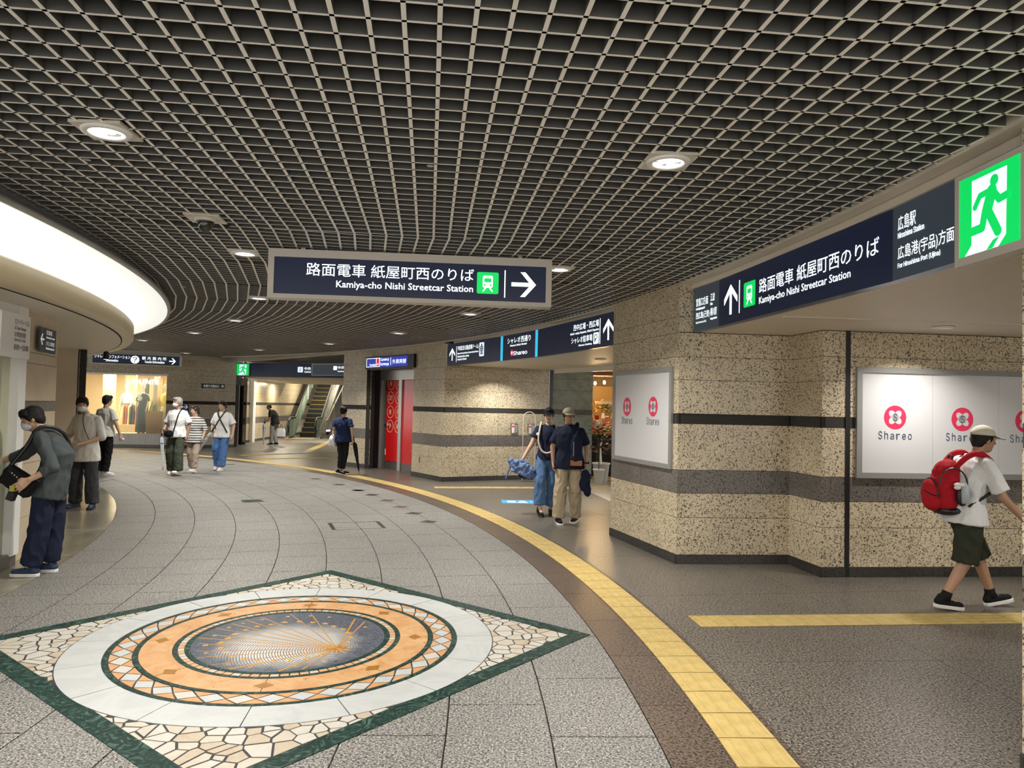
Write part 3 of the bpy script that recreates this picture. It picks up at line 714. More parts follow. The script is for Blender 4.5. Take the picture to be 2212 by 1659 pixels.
for i in range(7):
    a = 2.95+9.38*i; x, y = P(22.15, a)
    if i == 1: x, y = .46, 7.43
    downlight(x, y, ZC-.004, f'round recessed downlight, {ORD[i]} in the outer row along the overhead signs', 'outer row of downlights', rad(a))
for i, (r, a) in enumerate(((19.06, -6.9), (22.15, -6.5), (19.06, -14.), (22.15, -13.))):
    x, y = P(r, a); downlight(x, y, ZC-.004, f'recessed ceiling downlight out of the picture behind the viewpoint, {ORD[i]} of four', 'downlights behind the viewpoint', rad(a))
downlight(4.2, 7.08, ZS-.002, 'small downlight in the smooth soffit above the man with the red backpack', 'soffit downlights', 0, .07, 0, .32)
downlight(-.1, 16.16, 2.598, 'small downlight in the soffit under the three-panel sign', 'soffit downlights', 0, .07, 0, .5)
downlight(5.6, 5.0, ZS-.002, 'soffit downlight behind the near pillar, hidden', 'soffit downlights', 0, .07, 0, .45)
downlight(-8.1, 27.2, 2.608, 'tiny downlight in the passage soffit before the escalator, closer one', 'passage downlights', 0, .07, 0, .8)
downlight(-9.6, 31.2, 2.608, 'tiny downlight in the passage soffit over the foot of the escalator', 'passage downlights', 0, .07, 0, .8)
downlight(1.6, 13.2, 2.598, 'soffit downlight above the walking couple, hidden by the sign', 'soffit downlights', 0, .07, 0, .8)
# dome camera and sprinkler heads
t = thing('dome_camera', 'dark dome security camera on a square plate under the louvre ceiling', 'camera', (-2.45, 5.70, ZC-.002), rad(8))
mb = MB(); mb.prism([(-.133, -.133), (.133, -.133), (.133, .133), (-.133, .133)], -.006, .006); mb.build('plate', 'trim_beige', t)
MB().lathe([(.085, -.004), (.085, -.02), (.072, -.026), (.0, -.026)], 28).build('base_ring', 'sign_frame', t, True)
MB().lathe([(.064, -.02), (.066, -.04), (.058, -.045)], 28).build('shroud', 'black', t, True)
MB().lathe([(.058, -.04), (.055, -.065), (.042, -.09), (.022, -.104), (.0, -.108)], 24).build('dome', 'dark_glass', t, True)
SPR = ['beside the nearest inner-row downlight', 'in the middle of the near ceiling', 'near the outer-row downlight by the sign band', 'left of the dome camera, near the canopy', 'beyond the dome camera', 'third along the canopy edge', 'just in front of the hanging sign', 'beyond the hanging sign']
for i, (x, y) in enumerate(((-2.6, 4.35), (-.52, 4.32), (1.55, 4.9), (-3.1, 5.7), (-3.05, 8.2), (-4.2, 9.2), (-.4, 6.2), (-.35, 11.6))):
    t = thing('sprinkler', 'small dark sprinkler head '+SPR[i], 'sprinkler', (x, y, ZC+.02), 0, 'sprinkler heads in the ceiling')
    MB().lathe([(.012, .2), (.012, .03), (.018, .03), (.018, .0), (.008, -.01)], 8).build('pipe', 'black', t); MB().lathe([(.0, -.025), (.022, -.022), (.02, -.018), (.004, -.012)], 10).build('deflector', 'steel', t)

# ---------------------------------------------------------------- overhead signs
JA = '路面電車 紙屋町西のりば'; EN = 'Kamiya-cho Nishi Streetcar Station'
a_, b_ = V(-2.27, 6.66), V(.355, 6.90); L = (b_-a_).length
s1 = thing('hanging_sign', 'long hanging sign with green train symbol and right arrow in mid hall', 'sign', (a_.x, a_.y, 2.655), math.atan2((b_-a_).y, (b_-a_).x))
Hs = .445; fr = .055
MB().box((0, .0, 0), (L, .15, Hs)).build('sign_box', 'sign_frame', s1)
mb = MB()
for x0, z0, x1, z1 in ((0, 0, L, .028), (0, Hs-.075, L, Hs), (0, .028, fr, Hs-.075), (L-fr, .028, L, Hs-.075)): mb.box((x0, -.012, z0), (x1, 0, z1))
mb.box((-.0, -.02, -.012), (L, .16, .0)); mb.build('frame', 'sign_frame', s1)
fbox(s1, 'panel', fr, .028, L-fr, Hs-.075, 'navy', -.003, 0)
for x in (.3, L-.3): MB().box((x-.02, .05, Hs), (x+.02, .09, Hs+.3)).build('hanger', 'sign_frame', s1)
text(s1, JA, .345, .205, 1.895, .325, 'letter', -.005, .022); text(s1, EN, .62, .085, 1.890, .168, 'letter', -.005, .010)
train_icon(s1, 1.925, .095, .205); fbox(s1, 'divider', 2.185, .065, 2.195, .325, 'letter', -.005, -.003); arrow(s1, 2.37, .195, .235, 0, 'letter', -.005)

def arc_sign(label, r, a0, a1, z0, z1, name='fascia_sign'):
    """flat sign panel spanning two bearings on the ring; local x to the viewer's right"""
    A0, A1 = V(*P(r, a0)), V(*P(r, a1)); d_ = A1-A0
    t = thing(name, label, 'sign', (A0.x, A0.y, z0), math.atan2(d_.y, d_.x)); return t, d_.length, z1-z0
# right band above the corridor
RS = 23.80; zb, zt = 2.565, 3.045
s2, L, Hs = arc_sign('long dark sign band over the corridor with upward arrow and green train symbol', RS, 12.25, 10.85, zb, zt)
fbox(s2, 'panel', 0, 0, L, Hs, 'slate_panel', -.004, .08)
for s_, x0, z0, x1, z1, b in (('宮島口方面', .06, .27, .36, .36, .015), ('For Miyajimaguchi', .06, .225, .28, .255, .006), ('江波', .42, .285, .52, .37, .015), ('Eba', .42, .245, .47, .272, .006),
                      ('西広島(己斐)', .06, .12, .40, .205, .015), ('Nishi-Hiroshima (Koi)', .06, .075, .32, .105, .006), ('横川駅', .42, .13, .57, .215, .015), ('Yokogawa Station', .42, .085, .575, .113, .006)):
    text(s2, s_, x0*L/.62, z0, x1*L/.62, z1, 'letter', -.006, b)
A0 = V(*P(RS, 10.85)); A1 = V(*P(RS, 4.15)); d_ = A1-A0; off = L; ang2 = math.atan2(d_.y, d_.x); L2 = d_.length
sub = bpy.data.objects.new('main_panel', None); COL.objects.link(sub)
def subpanel(parent, name, r, a0, a1, z0, m, h):
    """a panel child set at its own angle on the ring"""
    A0, A1 = V(*P(r, a0)), V(*P(r, a1)); d_ = A1-A0; L_ = d_.length
    o = MB().box((0, -.004, 0), (L_, .08, h)).build(name, m, parent)
    pl = parent.location; pr = parent.rotation_euler.z
    rel = Matrix.Rotation(-pr, 4, 'Z') @ (V(A0.x, A0.y, z0)-pl)
    o.location = rel; o.rotation_euler = (0, 0, math.atan2(d_.y, d_.x)-pr); return o, L_
bpy.data.objects.remove(sub)
m2, L2 = subpanel(s2, 'main_panel', RS, 10.85, 4.2, zb, 'navy', Hs)
k = L2/2.55
arrow(m2, .26*k, .24, .30, 90, 'letter', -.006, .15); fbox(m2, 'divider', .435*k, .08, .447*k, .40, 'letter', -.006, -.004)
train_icon(m2, .53*k, .115, .235, -.006)
text(m2, JA, .82*k, .205, 2.42*k, .335, 'letter', -.006, .020); text(m2, EN, .82*k, .09, 2.12*k, .172, 'letter', -.006, .008)
m3, L3 = subpanel(s2, 'side_panel', RS, 4.2, 1.4, zb, 'slate_panel', Hs)
for s_, x0, z0, x1, z1, b in (('広島駅', .06, .315, .25, .41, .016), ('Hiroshima Station', .06, .265, .335, .303, .006), ('広島港(宇品)方面', .06, .115, .615, .215, .018), ('For Hiroshima Port (Ujina)', .06, .065, .49, .105, .008)):
    text(m3, s_, x0, z0, x1, z1, 'letter', -.006, b)
mb = MB(); 
for a0 in (12.3, 9.3, 6.3, 3.3): mb.prism(sector(23.77, 23.95, a0-3, a0), 3.045, 3.3)
mb.build('fascia_trim', 'trim_beige', ceil)
# green exit box in front of the band's near end
A0, A1 = V(*P(23.70, 2.35)), V(*P(23.70, 1.18)); d_ = A1-A0; L = d_.length
ex = thing('exit_sign', 'large lit green exit sign with running figure beside the near pillar', 'exit sign', (A0.x, A0.y, 2.50), math.atan2(d_.y, d_.x))
MB().box((0, .0, 0), (L+.05, .09, .50)).build('sign_box', 'sign_frame', ex)
mb = MB(); mb.box((0, -.012, 0), (L+.05, 0, .045)); mb.box((0, -.012, .47), (L+.05, 0, .50)); mb.box((0, -.012, .045), (.035, 0, .47)); mb.build('frame', 'sign_frame', ex)
exit_face(ex, .035, .045, L-.04, .425, -.006)
# middle band, three panels on the ring
RS = 23.72; zb, zt = 2.575, 3.045
s4, L, Hs = arc_sign('curved three-panel sign over the opening, cyan stripes beside its middle panel', RS, 33.35, 27.6, zb, zt)
MB().box((0, -.004, 0), (L, .08, Hs)).build('panel', 'navy', s4)
fbox(s4, 'frame', -.09, -.02, 0, Hs+.02, 'trim_beige', -.012, .08)
arrow(s4, .24, .235, .27, 90, 'letter', -.006, .14); fbox(s4, 'divider', .44, .06, .452, .40, 'letter', -.006, -.004)
text(s4, '平和記念公園(原爆ドーム)', .50, .285, 1.46, .40, 'letter', -.006, .015)
for i, q in enumerate(('Peace Memorial Park, Atomic Bomb Dome', 'Hiroshima Bus Center', 'Hondori Street')):
    text(s4, q, .50, .215-.062*i, (1.46, 1.05, .93)[i], .257-.062*i, 'letter', -.006, .006)
p_ = MB().vprism(rrect(1.50, .13, 1.70, .41, .02), -.006, 0).build('pictogram', 'white_lit', s4)
mb = MB()
for i, w_ in enumerate((.06, .05, .07, .08, .07)): mb.vprism([(1.6-w_, .17+.035*i), (1.6+w_, .17+.035*i), (1.6+w_*.8, .195+.035*i), (1.6-w_*.8, .195+.035*i)], -.008, -.006)
mb.vprism(circ(1.6, .36, .025, 10), -.008, -.006); mb.build('dome_symbol', 'navy', p_)
m2, L2 = subpanel(s4, 'middle_panel', RS, 27.6, 23.9, zb, 'navy', Hs)
fbox(m2, 'cyan_stripe', 0, 0, .10, Hs, 'cyan_lit', -.007, -.004); fbox(m2, 'cyan_stripe', L2-.09, 0, L2, Hs, 'cyan_lit', -.007, -.004)
text(m2, 'シャレオ西通り', .30, .30, L2-.27, .41, 'letter', -.006, .018); text(m2, 'Shareo Nishi Street', .42, .245, L2-.42, .28, 'letter', -.006, .006)
text(m2, 'Shareo', .56, .075, L2-.40, .15, 'letter', -.007, .004)
MB().vprism(circ(.50, .125, .062, 20), -.006, 0).build('logo_disc', 'red_lit', m2); MB().vprism(circ(.50, .125, .03, 12), -.008, -.006).build('logo_petals', 'white_lit', m2)
m3, L3 = subpanel(s4, 'right_panel', RS, 23.9, 17.15, zb, 'navy', Hs)
arrow(m3, L3-.21, .235, .30, 90, 'letter', -.006, .14); fbox(m3, 'divider', L3-.47, .05, L3-.455, .42, 'letter', -.006, -.004)
text(m3, '西中広場・西広場', L3-1.35, .31, L3-.50, .41, 'letter', -.006, .018); text(m3, 'Nishi-naka Square, Nishi Square', L3-1.46, .245, L3-.50, .287, 'letter', -.006, .007)
text(m3, 'シャレオ駐車場', L3-1.42, .115, L3-.70, .215, 'letter', -.006, .018); text(m3, 'Shareo Parking', L3-1.16, .055, L3-.72, .09, 'letter', -.006, .007)
p_ = MB().vprism(rrect(L3-.665, .06, L3-.50, .225, .015), -.006, 0).build('parking_symbol', 'letter', m3); text(p_, 'P', L3-.625, .085, L3-.54, .20, 'navy', -.008, .02)
mb = MB()
for a0 in range(18, 34, 4): mb.prism(sector(23.74, 23.9, a0-1.2, min(a0+2.8, 33.8)), 3.045, 3.3)
mb.build('fascia_trim', 'trim_beige', ceil)
# currency exchange box
A0 = V(-3.86, 19.10); A1 = V(-2.36, 17.36); d_ = A1-A0; L = d_.length
s5 = thing('shop_sign', 'black light box reading Currency Exchange above the red glass door', 'sign', (A0.x, A0.y, 2.59), math.atan2(d_.y, d_.x))
MB().box((0, 0, 0), (L, .16, .33)).build('sign_box', 'black', s5)
fbox(s5, 'panel', .05, .045, L-.28, .29, 'blue_lit', -.003, 0)
mb = MB()
for x0, z0, x1, z1 in ((.05, .06, .72, .072), (.05, .275, .72, .287), (.05, .06, .065, .287), (.70, .06, .72, .287), (.54, .07, .555, .28)): mb.box((x0, -.006, z0), (x1, -.003, z1))
mb.build('logo_frame', 'letter', s5); fbox(s5, 'logo_square', .56, .075, .70, .272, 'red_lit', -.006, -.003)
text(s5, 'Travelex', .20, .09, .52, .145, 'letter', -.005, .02); text(s5, 'worldwide', .575, .125, .685, .145, 'letter', -.008, .005); text(s5, 'money', .575, .10, .655, .12, 'letter', -.008, .005)
text(s5, 'Currency', .76, .185, 1.17, .275, 'letter', -.005, .012); text(s5, 'Exchange', .76, .07, 1.17, .16, 'letter', -.005, .012)
fbox(s5, 'divider', 1.25, .085, 1.265, .275, 'letter', -.005, -.003); text(s5, '外貨両替', 1.33, .115, L-.33, .225, 'letter', -.005, .016)
# information sign hanging over the far left
A0 = V(-13.35, 22.9); A1 = V(-11.0, 24.1); d_ = A1-A0; L = d_.length
s6 = thing('hanging_sign', 'hanging information sign with round question mark above the fashion shop window', 'sign', (A0.x, A0.y, 2.79), math.atan2(d_.y, d_.x))
MB().box((-.03, 0, 0), (L+.03, .15, .33)).build('sign_box', 'white_paint', s6); fbox(s6, 'panel', .09, .02, L-.05, .32, 'navy', -.004, 0)
MB().box((0, .02, .33), (L, .12, .5)).build('hanger', 'sign_frame', s6)
text(s6, 'シャレオ インフォメーション', .14, .175, 1.14, .285, 'letter', -.006, .018); text(s6, 'Information', .46, .075, .80, .15, 'letter', -.006, .012)
MB().vprism(circ(1.28, .165, .125), -.006, 0).build('info_disc', 'letter', s6); text(s6, '?', 1.225, .075, 1.335, .255, 'navy', -.008, .015)
text(s6, '観 光 案 内 所', 1.48, .175, 2.20, .285, 'letter', -.006, .018); text(s6, 'Tourist Information', 1.56, .075, 2.14, .15, 'letter', -.006, .012)
arrow(s6, 2.38, .165, .20, 0, 'letter', -.006)
# band and small signs over the passage
A0 = V(-10.2, 26.85); A1 = V(-6.0, 26.15); d_ = A1-A0; L = d_.length
s7 = thing('fascia_sign', 'dark sign band over the passage to the escalator with small lit pictogram', 'sign', (A0.x, A0.y, 2.61), math.atan2(d_.y, d_.x))
MB().box((0, 0, 0), (L, .12, .50)).build('panel', 'navy', s7)
p_ = MB().vprism(rrect(2.42, .18, 2.62, .38, .02), -.006, 0).build('pictogram', 'white_lit', s7); stroke(m_ := MB(), [(2.52, .23), (2.52, .33)], .02, -.008); m_.build('pictogram_stroke', 'navy', p_)
text(s7, '中央', 2.68, .26, 2.93, .38, 'letter', -.006, .015); text(s7, 'Central', 2.68, .17, 2.93, .235, 'letter', -.006, .01)
ex2 = thing('exit_sign', 'small lit green exit sign at the left end of the passage sign band', 'exit sign', (-10.17, 26.78, 2.63), math.atan2(d_.y, d_.x))
MB().box((0, .0, 0), (.50, .06, .46)).build('sign_box', 'sign_frame', ex2); exit_face(ex2, .015, .02, .47, .42, -.006)
A0 = V(-6.25, 22.6); A1 = V(-4.6, 21.9); d_ = A1-A0; L = d_.length
s8 = thing('hanging_sign', 'plain dark hanging sign with pale frame in the passage behind the navy T-shirt woman', 'sign', (A0.x, A0.y, 2.54), math.atan2(d_.y, d_.x))
MB().box((0, 0, 0), (L, .12, .37)).build('sign_box', 'frame_grey', s8); fbox(s8, 'panel', .04, .02, L, .34, 'slate_panel', -.004, 0)
p_ = MB().vprism(rrect(.83, .17, .96, .29, .01), -.006, 0).build('pictogram', 'letter', s8); text(s8, '中央広場', .99, .2, 1.5, .29, 'letter', -.006, .015); text(s8, 'Central Square', .99, .1, 1.5, .15, 'letter', -.006, .01)
# ---------------------------------------------------------------- posters
def shareo(parent, x, z, r, txt_w, txt_h, y=-.018):
    p_ = MB().vprism(circ(x, z, r, 36), y, y+.002).build('logo_disc', 'logo_red', parent)
    mb = MB()
    for k in range(4):
        a = pi/4+pi/2*k; c, s = math.cos(a), math.sin(a)
        mb.vprism([(x+r*(.36*c+.36*math.cos(t)*c-.27*math.sin(t)*s), z+r*(.36*s+.36*math.cos(t)*s+.27*math.sin(t)*c)) for t in [2*pi*i/18 for i in range(18)]], y-.001, y)
    mb.vprism(circ(x, z, r*.36, 16), y-.001, y); mb.build('logo_petals', 'poster_white', p_)
    text(p_, 'S', x-r*.17, z-r*.32, x+r*.17, z+r*.32, 'logo_ink', y-.003, 0., 'logo_letter')
    # wide-spaced word, letter by letter
    for k, ch in enumerate('Shareo'):
        w_ = txt_w/6*.62; cx = x-txt_w/2+txt_w/6*(k+.5); h = txt_h if ch in 'Sh' else txt_h*.72
        text(parent, ch, cx-w_/2, z-r*1.85, cx+w_/2, z-r*1.85+h, 'logo_ink', y-.001, .0)
def poster(label, a, b, z0, z1, logos, fr, seams=()):
    a, b = Vector(a), Vector(b); d_ = b-a; L = d_.length; H_ = z1-z0
    t = thing('wall_poster', label, 'poster', (a.x, a.y, z0), math.atan2(d_.y, d_.x))
    mb = MB()
    for x0, q0, x1, q1 in ((0, 0, L, fr), (0, H_-fr, L, H_), (0, fr, fr, H_-fr), (L-fr, fr, L, H_-fr)): mb.box((x0, -.035, q0), (x1, -.002, q1))
    mb.build('frame', 'frame_grey', t)
    xs = [fr]+list(seams)+[L-fr]
    for x0, x1 in zip(xs, xs[1:]): MB().box((x0+.0015, -.016, fr), (x1-.0015, -.003, H_-fr)).build('white_panel', 'poster_white', t)
    for x, z, r, tw, th in logos: shareo(t, x, z, r, tw, th)
poster('tall white poster with two red logos on the pillar left of the corridor', (1.383, 9.745), (1.822, 8.17), 1.03, 2.185, [(.43, .695, .118, .34, .09), (1.16, .70, .118, .34, .09)], .052)
poster('wide white poster with three red logos behind the man with the red backpack', (3.605, 7.622), (6.45, 7.94), 1.028, 2.19, [(.435, .64, .125, .40, .085), (1.20, .635, .125, .40, .085), (1.94, .63, .125, .40, .085)], .058, (.86, 1.62, 2.38))

# ---------------------------------------------------------------- currency exchange door
d2 = struct('door_2'); A0 = V(-3.60, 19.56); A1 = V(-2.50, 18.26)
d_ = A1-A0; L = d_.length; d2.location = (A0.x, A0.y, 0); d2.rotation_euler = (0, 0, math.atan2(d_.y, d_.x))
box = lambda name, a, b, m, p=d2: MB().box(a, b).build(name, m, p)
box('door_recess', (-.1, .3, 0), (L+.4, .34, 2.6), 'steel_dark'); box('door_head', (0, 0, 2.33), (L+.25, .10, 2.6), 'steel')
box('door_frame', (-.20, -.005, 0), (-.005, .10, 2.33), 'steel'); box('door_frame', (0, -.02, 0), (.20, .10, 2.33), 'steel'); box('door_frame', (.20, .04, 0), (.38, .10, 2.33), 'steel_dark')
lf = box('door_leaf', (.38, .05, 0), (1.08, .075, 2.33), 'steel_dark'); box('glass_vinyl', (.40, .035, .21), (1.06, .05, 2.32), 'vinyl_red', lf)
box('door_stile', (1.06, .0, 0), (1.20, .09, 2.33), 'steel'); box('side_glass', (1.20, .04, .19), (1.78, .06, 2.32), 'vinyl_red'); box('door_panel', (1.20, .03, 0), (1.78, .07, .19), 'steel_dark')
def money(s, x, z, r=.165):
    mb = MB(); n = 40
    for k in range(n):
        a0, a1 = 2*pi*k/n, 2*pi*(k+1)/n; pts = [(x+q*math.cos(a), z+q*math.sin(a)) for a in (a0, a1) for q in (r, r-.014)]
        if max(p[0] for p in pts) > 1.055: continue
        if max(p[1] for p in pts) > 2.32: continue
        mb.vprism([pts[0], pts[2], pts[3], pts[1]], .031, .035)
    mb.build('circle', 'vinyl_line', lf)
    if x < .9: w_ = .10 if len(s) == 3 else .05; text(lf, s, x-w_, z-.07, x+w_, z+.07, 'vinyl_line', .030, .015)
    else: text(lf, s, x-.07, z-.07, x+.03, z+.07, 'vinyl_line', .030, .015)
for i, (s_, u_) in enumerate((('₩', '$'), ('CNY', '€'), ('฿', '£'), ('₱', '¥'))):
    money(s_, .615, 2.24-.372*i); money(u_, 1.0, 2.24-.372*i)
MB().tube([(.33, .02, 1.16), (.40, -.02, 1.16), (.50, -.02, 1.16)], .012).build('door_handle', 'black', lf); MB().ell((.56, .0, 1.15), (.045, .03, .05)).build('lock_knob', 'steel', lf)
box('mail_slot', (.385, .03, .36), (.43, .045, .52), 'vinyl_line', lf)

# ---------------------------------------------------------------- small wall fittings
def on_wall(name, label, cat, a, b, t, z, grp=None):
    a, b = Vector(a), Vector(b); d_ = (b-a).normalized(); p = a+d_*t
    return thing(name, label, cat, (p.x, p.y, z), math.atan2(d_.y, d_.x), grp)
for i, (t_, lab) in enumerate(((1.77, 'left one of two grey metal call boxes on the stone wall'), (2.22, 'right one of two grey metal call boxes, nearer the woman in the cap'))):
    t = on_wall('call_box', lab, 'box', q1, q3, t_, 1.19)
    MB().box((-.09, -.025, -.12), (.09, 0, .12)).build('face_plate', 'steel_dark', t); MB().box((-.075, -.03, -.10), (-.005, -.025, .10)).build('label_plate', 'white_paint', t)
    MB().box((-.07, -.032, .03), (-.01, -.03, .07)).build('red_label', 'logo_red', t); MB().box((.01, -.03, -.09), (.075, -.025, .09)).build('flap', 'frame_grey', t)
t = on_wall('wall_socket', 'small brass-coloured socket plate low on the stone wall right of the red door', 'socket', q2, q1, .42, .33)
MB().box((-.025, -.012, 0), (.025, 0, .16)).build('plate', 'frame_grey', t); MB().box((-.012, -.016, .03), (.012, -.012, .13)).build('slot', 'steel_dark', t)
# wire hoop stand beside the couple
t = thing('hoop_stand', 'tall thin wire hoop stand against the stone wall behind the woman in the cap', 'stand', (.42, 16.75, 0))
MB().tube([(-.14, 0, 0), (-.14, 0, 1.45)]+[(.14*math.cos(pi-pi*k/10), 0, 1.45+.14*math.sin(pi*k/10)) for k in range(1, 11)]+[(.14, 0, 0)], .009, 6).build('hoop', 'sign_frame', t)
MB().box((-.17, -.12, 0), (.17, .12, .015)).build('base', 'steel_dark', t); MB().tube([(-.14, 0, 1.1), (.14, 0, 1.1)], .007, 6).build('rail', 'sign_frame', t)
# plates and plaques
t = on_wall('wall_sign', 'dark plate with white lettering and diagonal arrow on the far stone wall', 'sign', A, B, .20, 2.13)
MB().box((0, -.02, 0), (.83, 0, .165)).build('plate', 'plaque_brown', t); text(t, '本通り方面出口', .06, .035, .62, .13, 'letter_soft', -.022, .012); arrow(t, .74, .083, .10, 45, 'letter_soft', -.022)
t = on_wall('wall_sign', 'small blue sign with white arrow on the wall behind the striped woman', 'sign', S1, A, .48, 1.16)
MB().box((0, -.02, 0), (.30, 0, .36)).build('plate', 'plaque_blue', t); arrow(t, .19, .285, .16, 0, 'letter_soft', -.022); MB().vprism(circ(.06, .285, .04, 14), -.023, -.02).build('info_disc', 'letter_soft', t)
x0, y0 = P(16.86, 16.35); x1, y1 = P(16.86, 18.25); 
t = thing('wall_sign', 'grey plaque with white left arrow on the cream stone pier', 'sign', (x0, y0, 2.15), math.atan2(y1-y0, x1-x0))
L = math.hypot(x1-x0, y1-y0); MB().box((0, -.02, .02), (L, 0, .285)).build('plate', 'plaque_grey', t); arrow(t, .075, .155, .12, 180, 'letter_soft', -.022)
for s_, z_, h in (('広島城', .215, .05), ('Hiroshima Castle', .175, .022), ('ひろしま美術館', .095, .05), ('Hiroshima Museum of Art', .055, .024)): text(t, s_, .20, z_, .20+(.20 if h > .04 and len(s_) < 4 else .30), z_+h, 'letter_soft', -.022, .01)
x0, y0 = P(16.95, 12.3); x1, y1 = P(16.95, 14.45); L = math.hypot(x1-x0, y1-y0)
t = thing('notice_board', 'white board with black service hours over the booth door at the left edge', 'sign', (x0, y0, 2.05), math.atan2(y1-y0, x1-x0))
MB().box((0, -.02, 0), (L, .02, .42)).build('board', 'white_paint', t)
for s_, z_, h, b in (('ICカードチャージのみ', .315, .06, .01), ('IC Card Charge', .262, .038, .006), ('お取扱時間', .20, .05, .012), ('Service Time', .158, .03, .005), ('8:00～20:00', .075, .055, .012)): text(t, s_, L-.36, z_, L-.03-(.0 if h > .052 else .08), z_+h, 'ink', -.022, b)
t = thing('floor_sticker', 'light blue floor sticker with white print in front of the couple', 'sticker', (.34, 13.05, .0018), .06)
MB().box((-.48, -.24, 0), (.48, .24, .001)).build('sheet', 'sticker_blue', t); mb = MB()
for a, b, c, d_ in ((-.38, -.12, -.22, .14), (-.2, -.15, -.02, -.02), (-.16, .02, -.04, .15), (.04, -.2, .05, .2), (.15, -.1, .36, -.02), (.12, .06, .30, .12)): mb.box((a, b, .001), (c, d_, .0014))
mb.build('print', 'poster_white', t)
t = thing('speaker', 'small black spotlight hanging at the right rim of the round canopy', 'spotlight', (*P(17.3, 38.5), 2.50), rad(-30))
MB().lathe([(.05, -.08), (.055, -.07), (.045, .06), (.02, .07)], 14).build('head', 'black', t); MB().lathe([(.001, -.078), (.047, -.078)], 14).build('lens', 'lamp_glow', t); MB().box((-.01, -.01, .05), (.01, .01, .09)).build('bracket', 'black', t)
# doorway in the far wall (dark opening left of the passage)

# ---------------------------------------------------------------- fashion shop window
mat('shop_wall', (.80, .66, .42), .6); mat('shop_floor', (.62, .50, .32), .4); mat('wood_panel', (.30, .13, .05), .5); mat('planter_wood', (.42, .20, .05), .55); mat('mannequin', (.78, .68, .50), .4)
mat('navy_denim', (.03, .042, .075), .8); mat('yellow_cloth', (.80, .60, .02), .8); mat('pale_yellow', (.72, .62, .34), .8); mat('pale_blue', (.45, .58, .68), .8); mat('leaf_a', (.10, .15, .03), .5); mat('leaf_b', (.42, .36, .04), .5); mat('rust_cloth', (.42, .10, .03), .8)
d_ = (V(*S1)-V(*S0)).normalized(); sa = math.atan2(d_.y, d_.x); SHOP = {}
def shop_part(n):
    if n not in SHOP: o = struct(n); o.location = (S0[0], S0[1], 0); o.rotation_euler = (0, 0, sa); SHOP[n] = o
    return SHOP[n]
shop = shop_part('window_1')
def sb(name, a, b, m):
    k = 'window_1' if 'window' in name or 'sill' in name else 'ceiling_shop' if 'ceiling' in name else 'floor_shop' if 'floor' in name else f'wall_{name}_{len(SHOP)}'
    return MB().box(a, b).build(name, m, shop_part(k))
sb('shop_back', (-2.4, 4.2, 0), (3.4, 4.3, 3.0), 'shop_wall'); sb('shop_side', (2.92, .04, 0), (3.0, 4.2, 2.6), 'shop_wall'); sb('shop_side', (-2.4, .04, 0), (-2.3, 4.2, 3.0), 'shop_wall')
sb('shop_ceiling', (-2.4, .04, 2.66), (3.2, 4.3, 2.72), 'shop_wall'); sb('shop_floor_panel', (-2.4, .0, .42), (2.95, 4.2, .47), 'shop_floor'); sb('window_sill', (-2.4, -.06, .10), (2.98, .06, .48), 'steel'); sb('sill_plinth', (-2.4, -.03, 0), (2.96, .02, .10), 'steel_dark')
sb('window_post', (-.12, -.02, .47), (-.02, .06, 2.56), 'steel'); sb('window_post', (.18, -.01, .47), (.22, .04, 2.56), 'steel_dark'); sb('window_head', (-2.4, -.03, 2.52), (2.98, .05, 2.58), 'steel'); sb('window_pane', (.22, .0, .48), (2.92, .008, 2.52), 'glass')
sb('partition', (1.15, 2.6, .47), (1.35, 2.75, 2.5), 'black'); sb('partition', (1.6, 2.9, .47), (1.8, 3.0, 2.5), 'wood_panel'); sb('partition', (1.35, 3.2, .47), (1.6, 3.25, 2.6), 'frame_grey'); sb('partition', (1.9, 3.1, .47), (1.98, 3.2, 2.5), 'black'); sb('partition', (.75, 2.0, .47), (1.15, 2.1, 2.6), 'shop_wall'); sb('partition', (.3, 1.2, .47), (.72, 1.3, 2.6), 'shop_wall'); sb('display_plinth', (.9, 1.1, .47), (2.0, 1.9, .75), 'shop_floor')
for x, y in ((.6, 1), (1.5, .8), (2.3, .9), (1.2, 2.2), (2.2, 2.3), (-.8, 1), (.4, 2.5)):
    lamp('AREA', 'shop_light', (*[shop.matrix_basis @ V(x, y, 2.64)][0],), 62, .35, (1, .86, .58))
    MB().lathe([(.0, 2.652), (.07, 2.65), (.075, 2.66)], 14, (x, y, 0)).build('shop_downlight', 'lamp_glow', shop_part('ceiling_shop'))
LS = thing('shop_lettering', 'glowing white letters spelling the shop name in the window top', 'sign', shop.matrix_basis @ V(0, 0, 0), sa)
xx = 1.60
for ch, w_ in zip('LOUNIE', (.13, .17, .15, .16, .05, .13)): text(LS, ch, xx, 2.22, xx+w_, 2.37, 'shop_letter', -.03, .018); xx += w_+.055
bpy.context.view_layer.update()
def shop_thing(name, label, cat, x, y, z, rz=0, grp=None): return thing(name, label, cat, shop.matrix_basis @ V(x, y, z), sa+rz, grp)
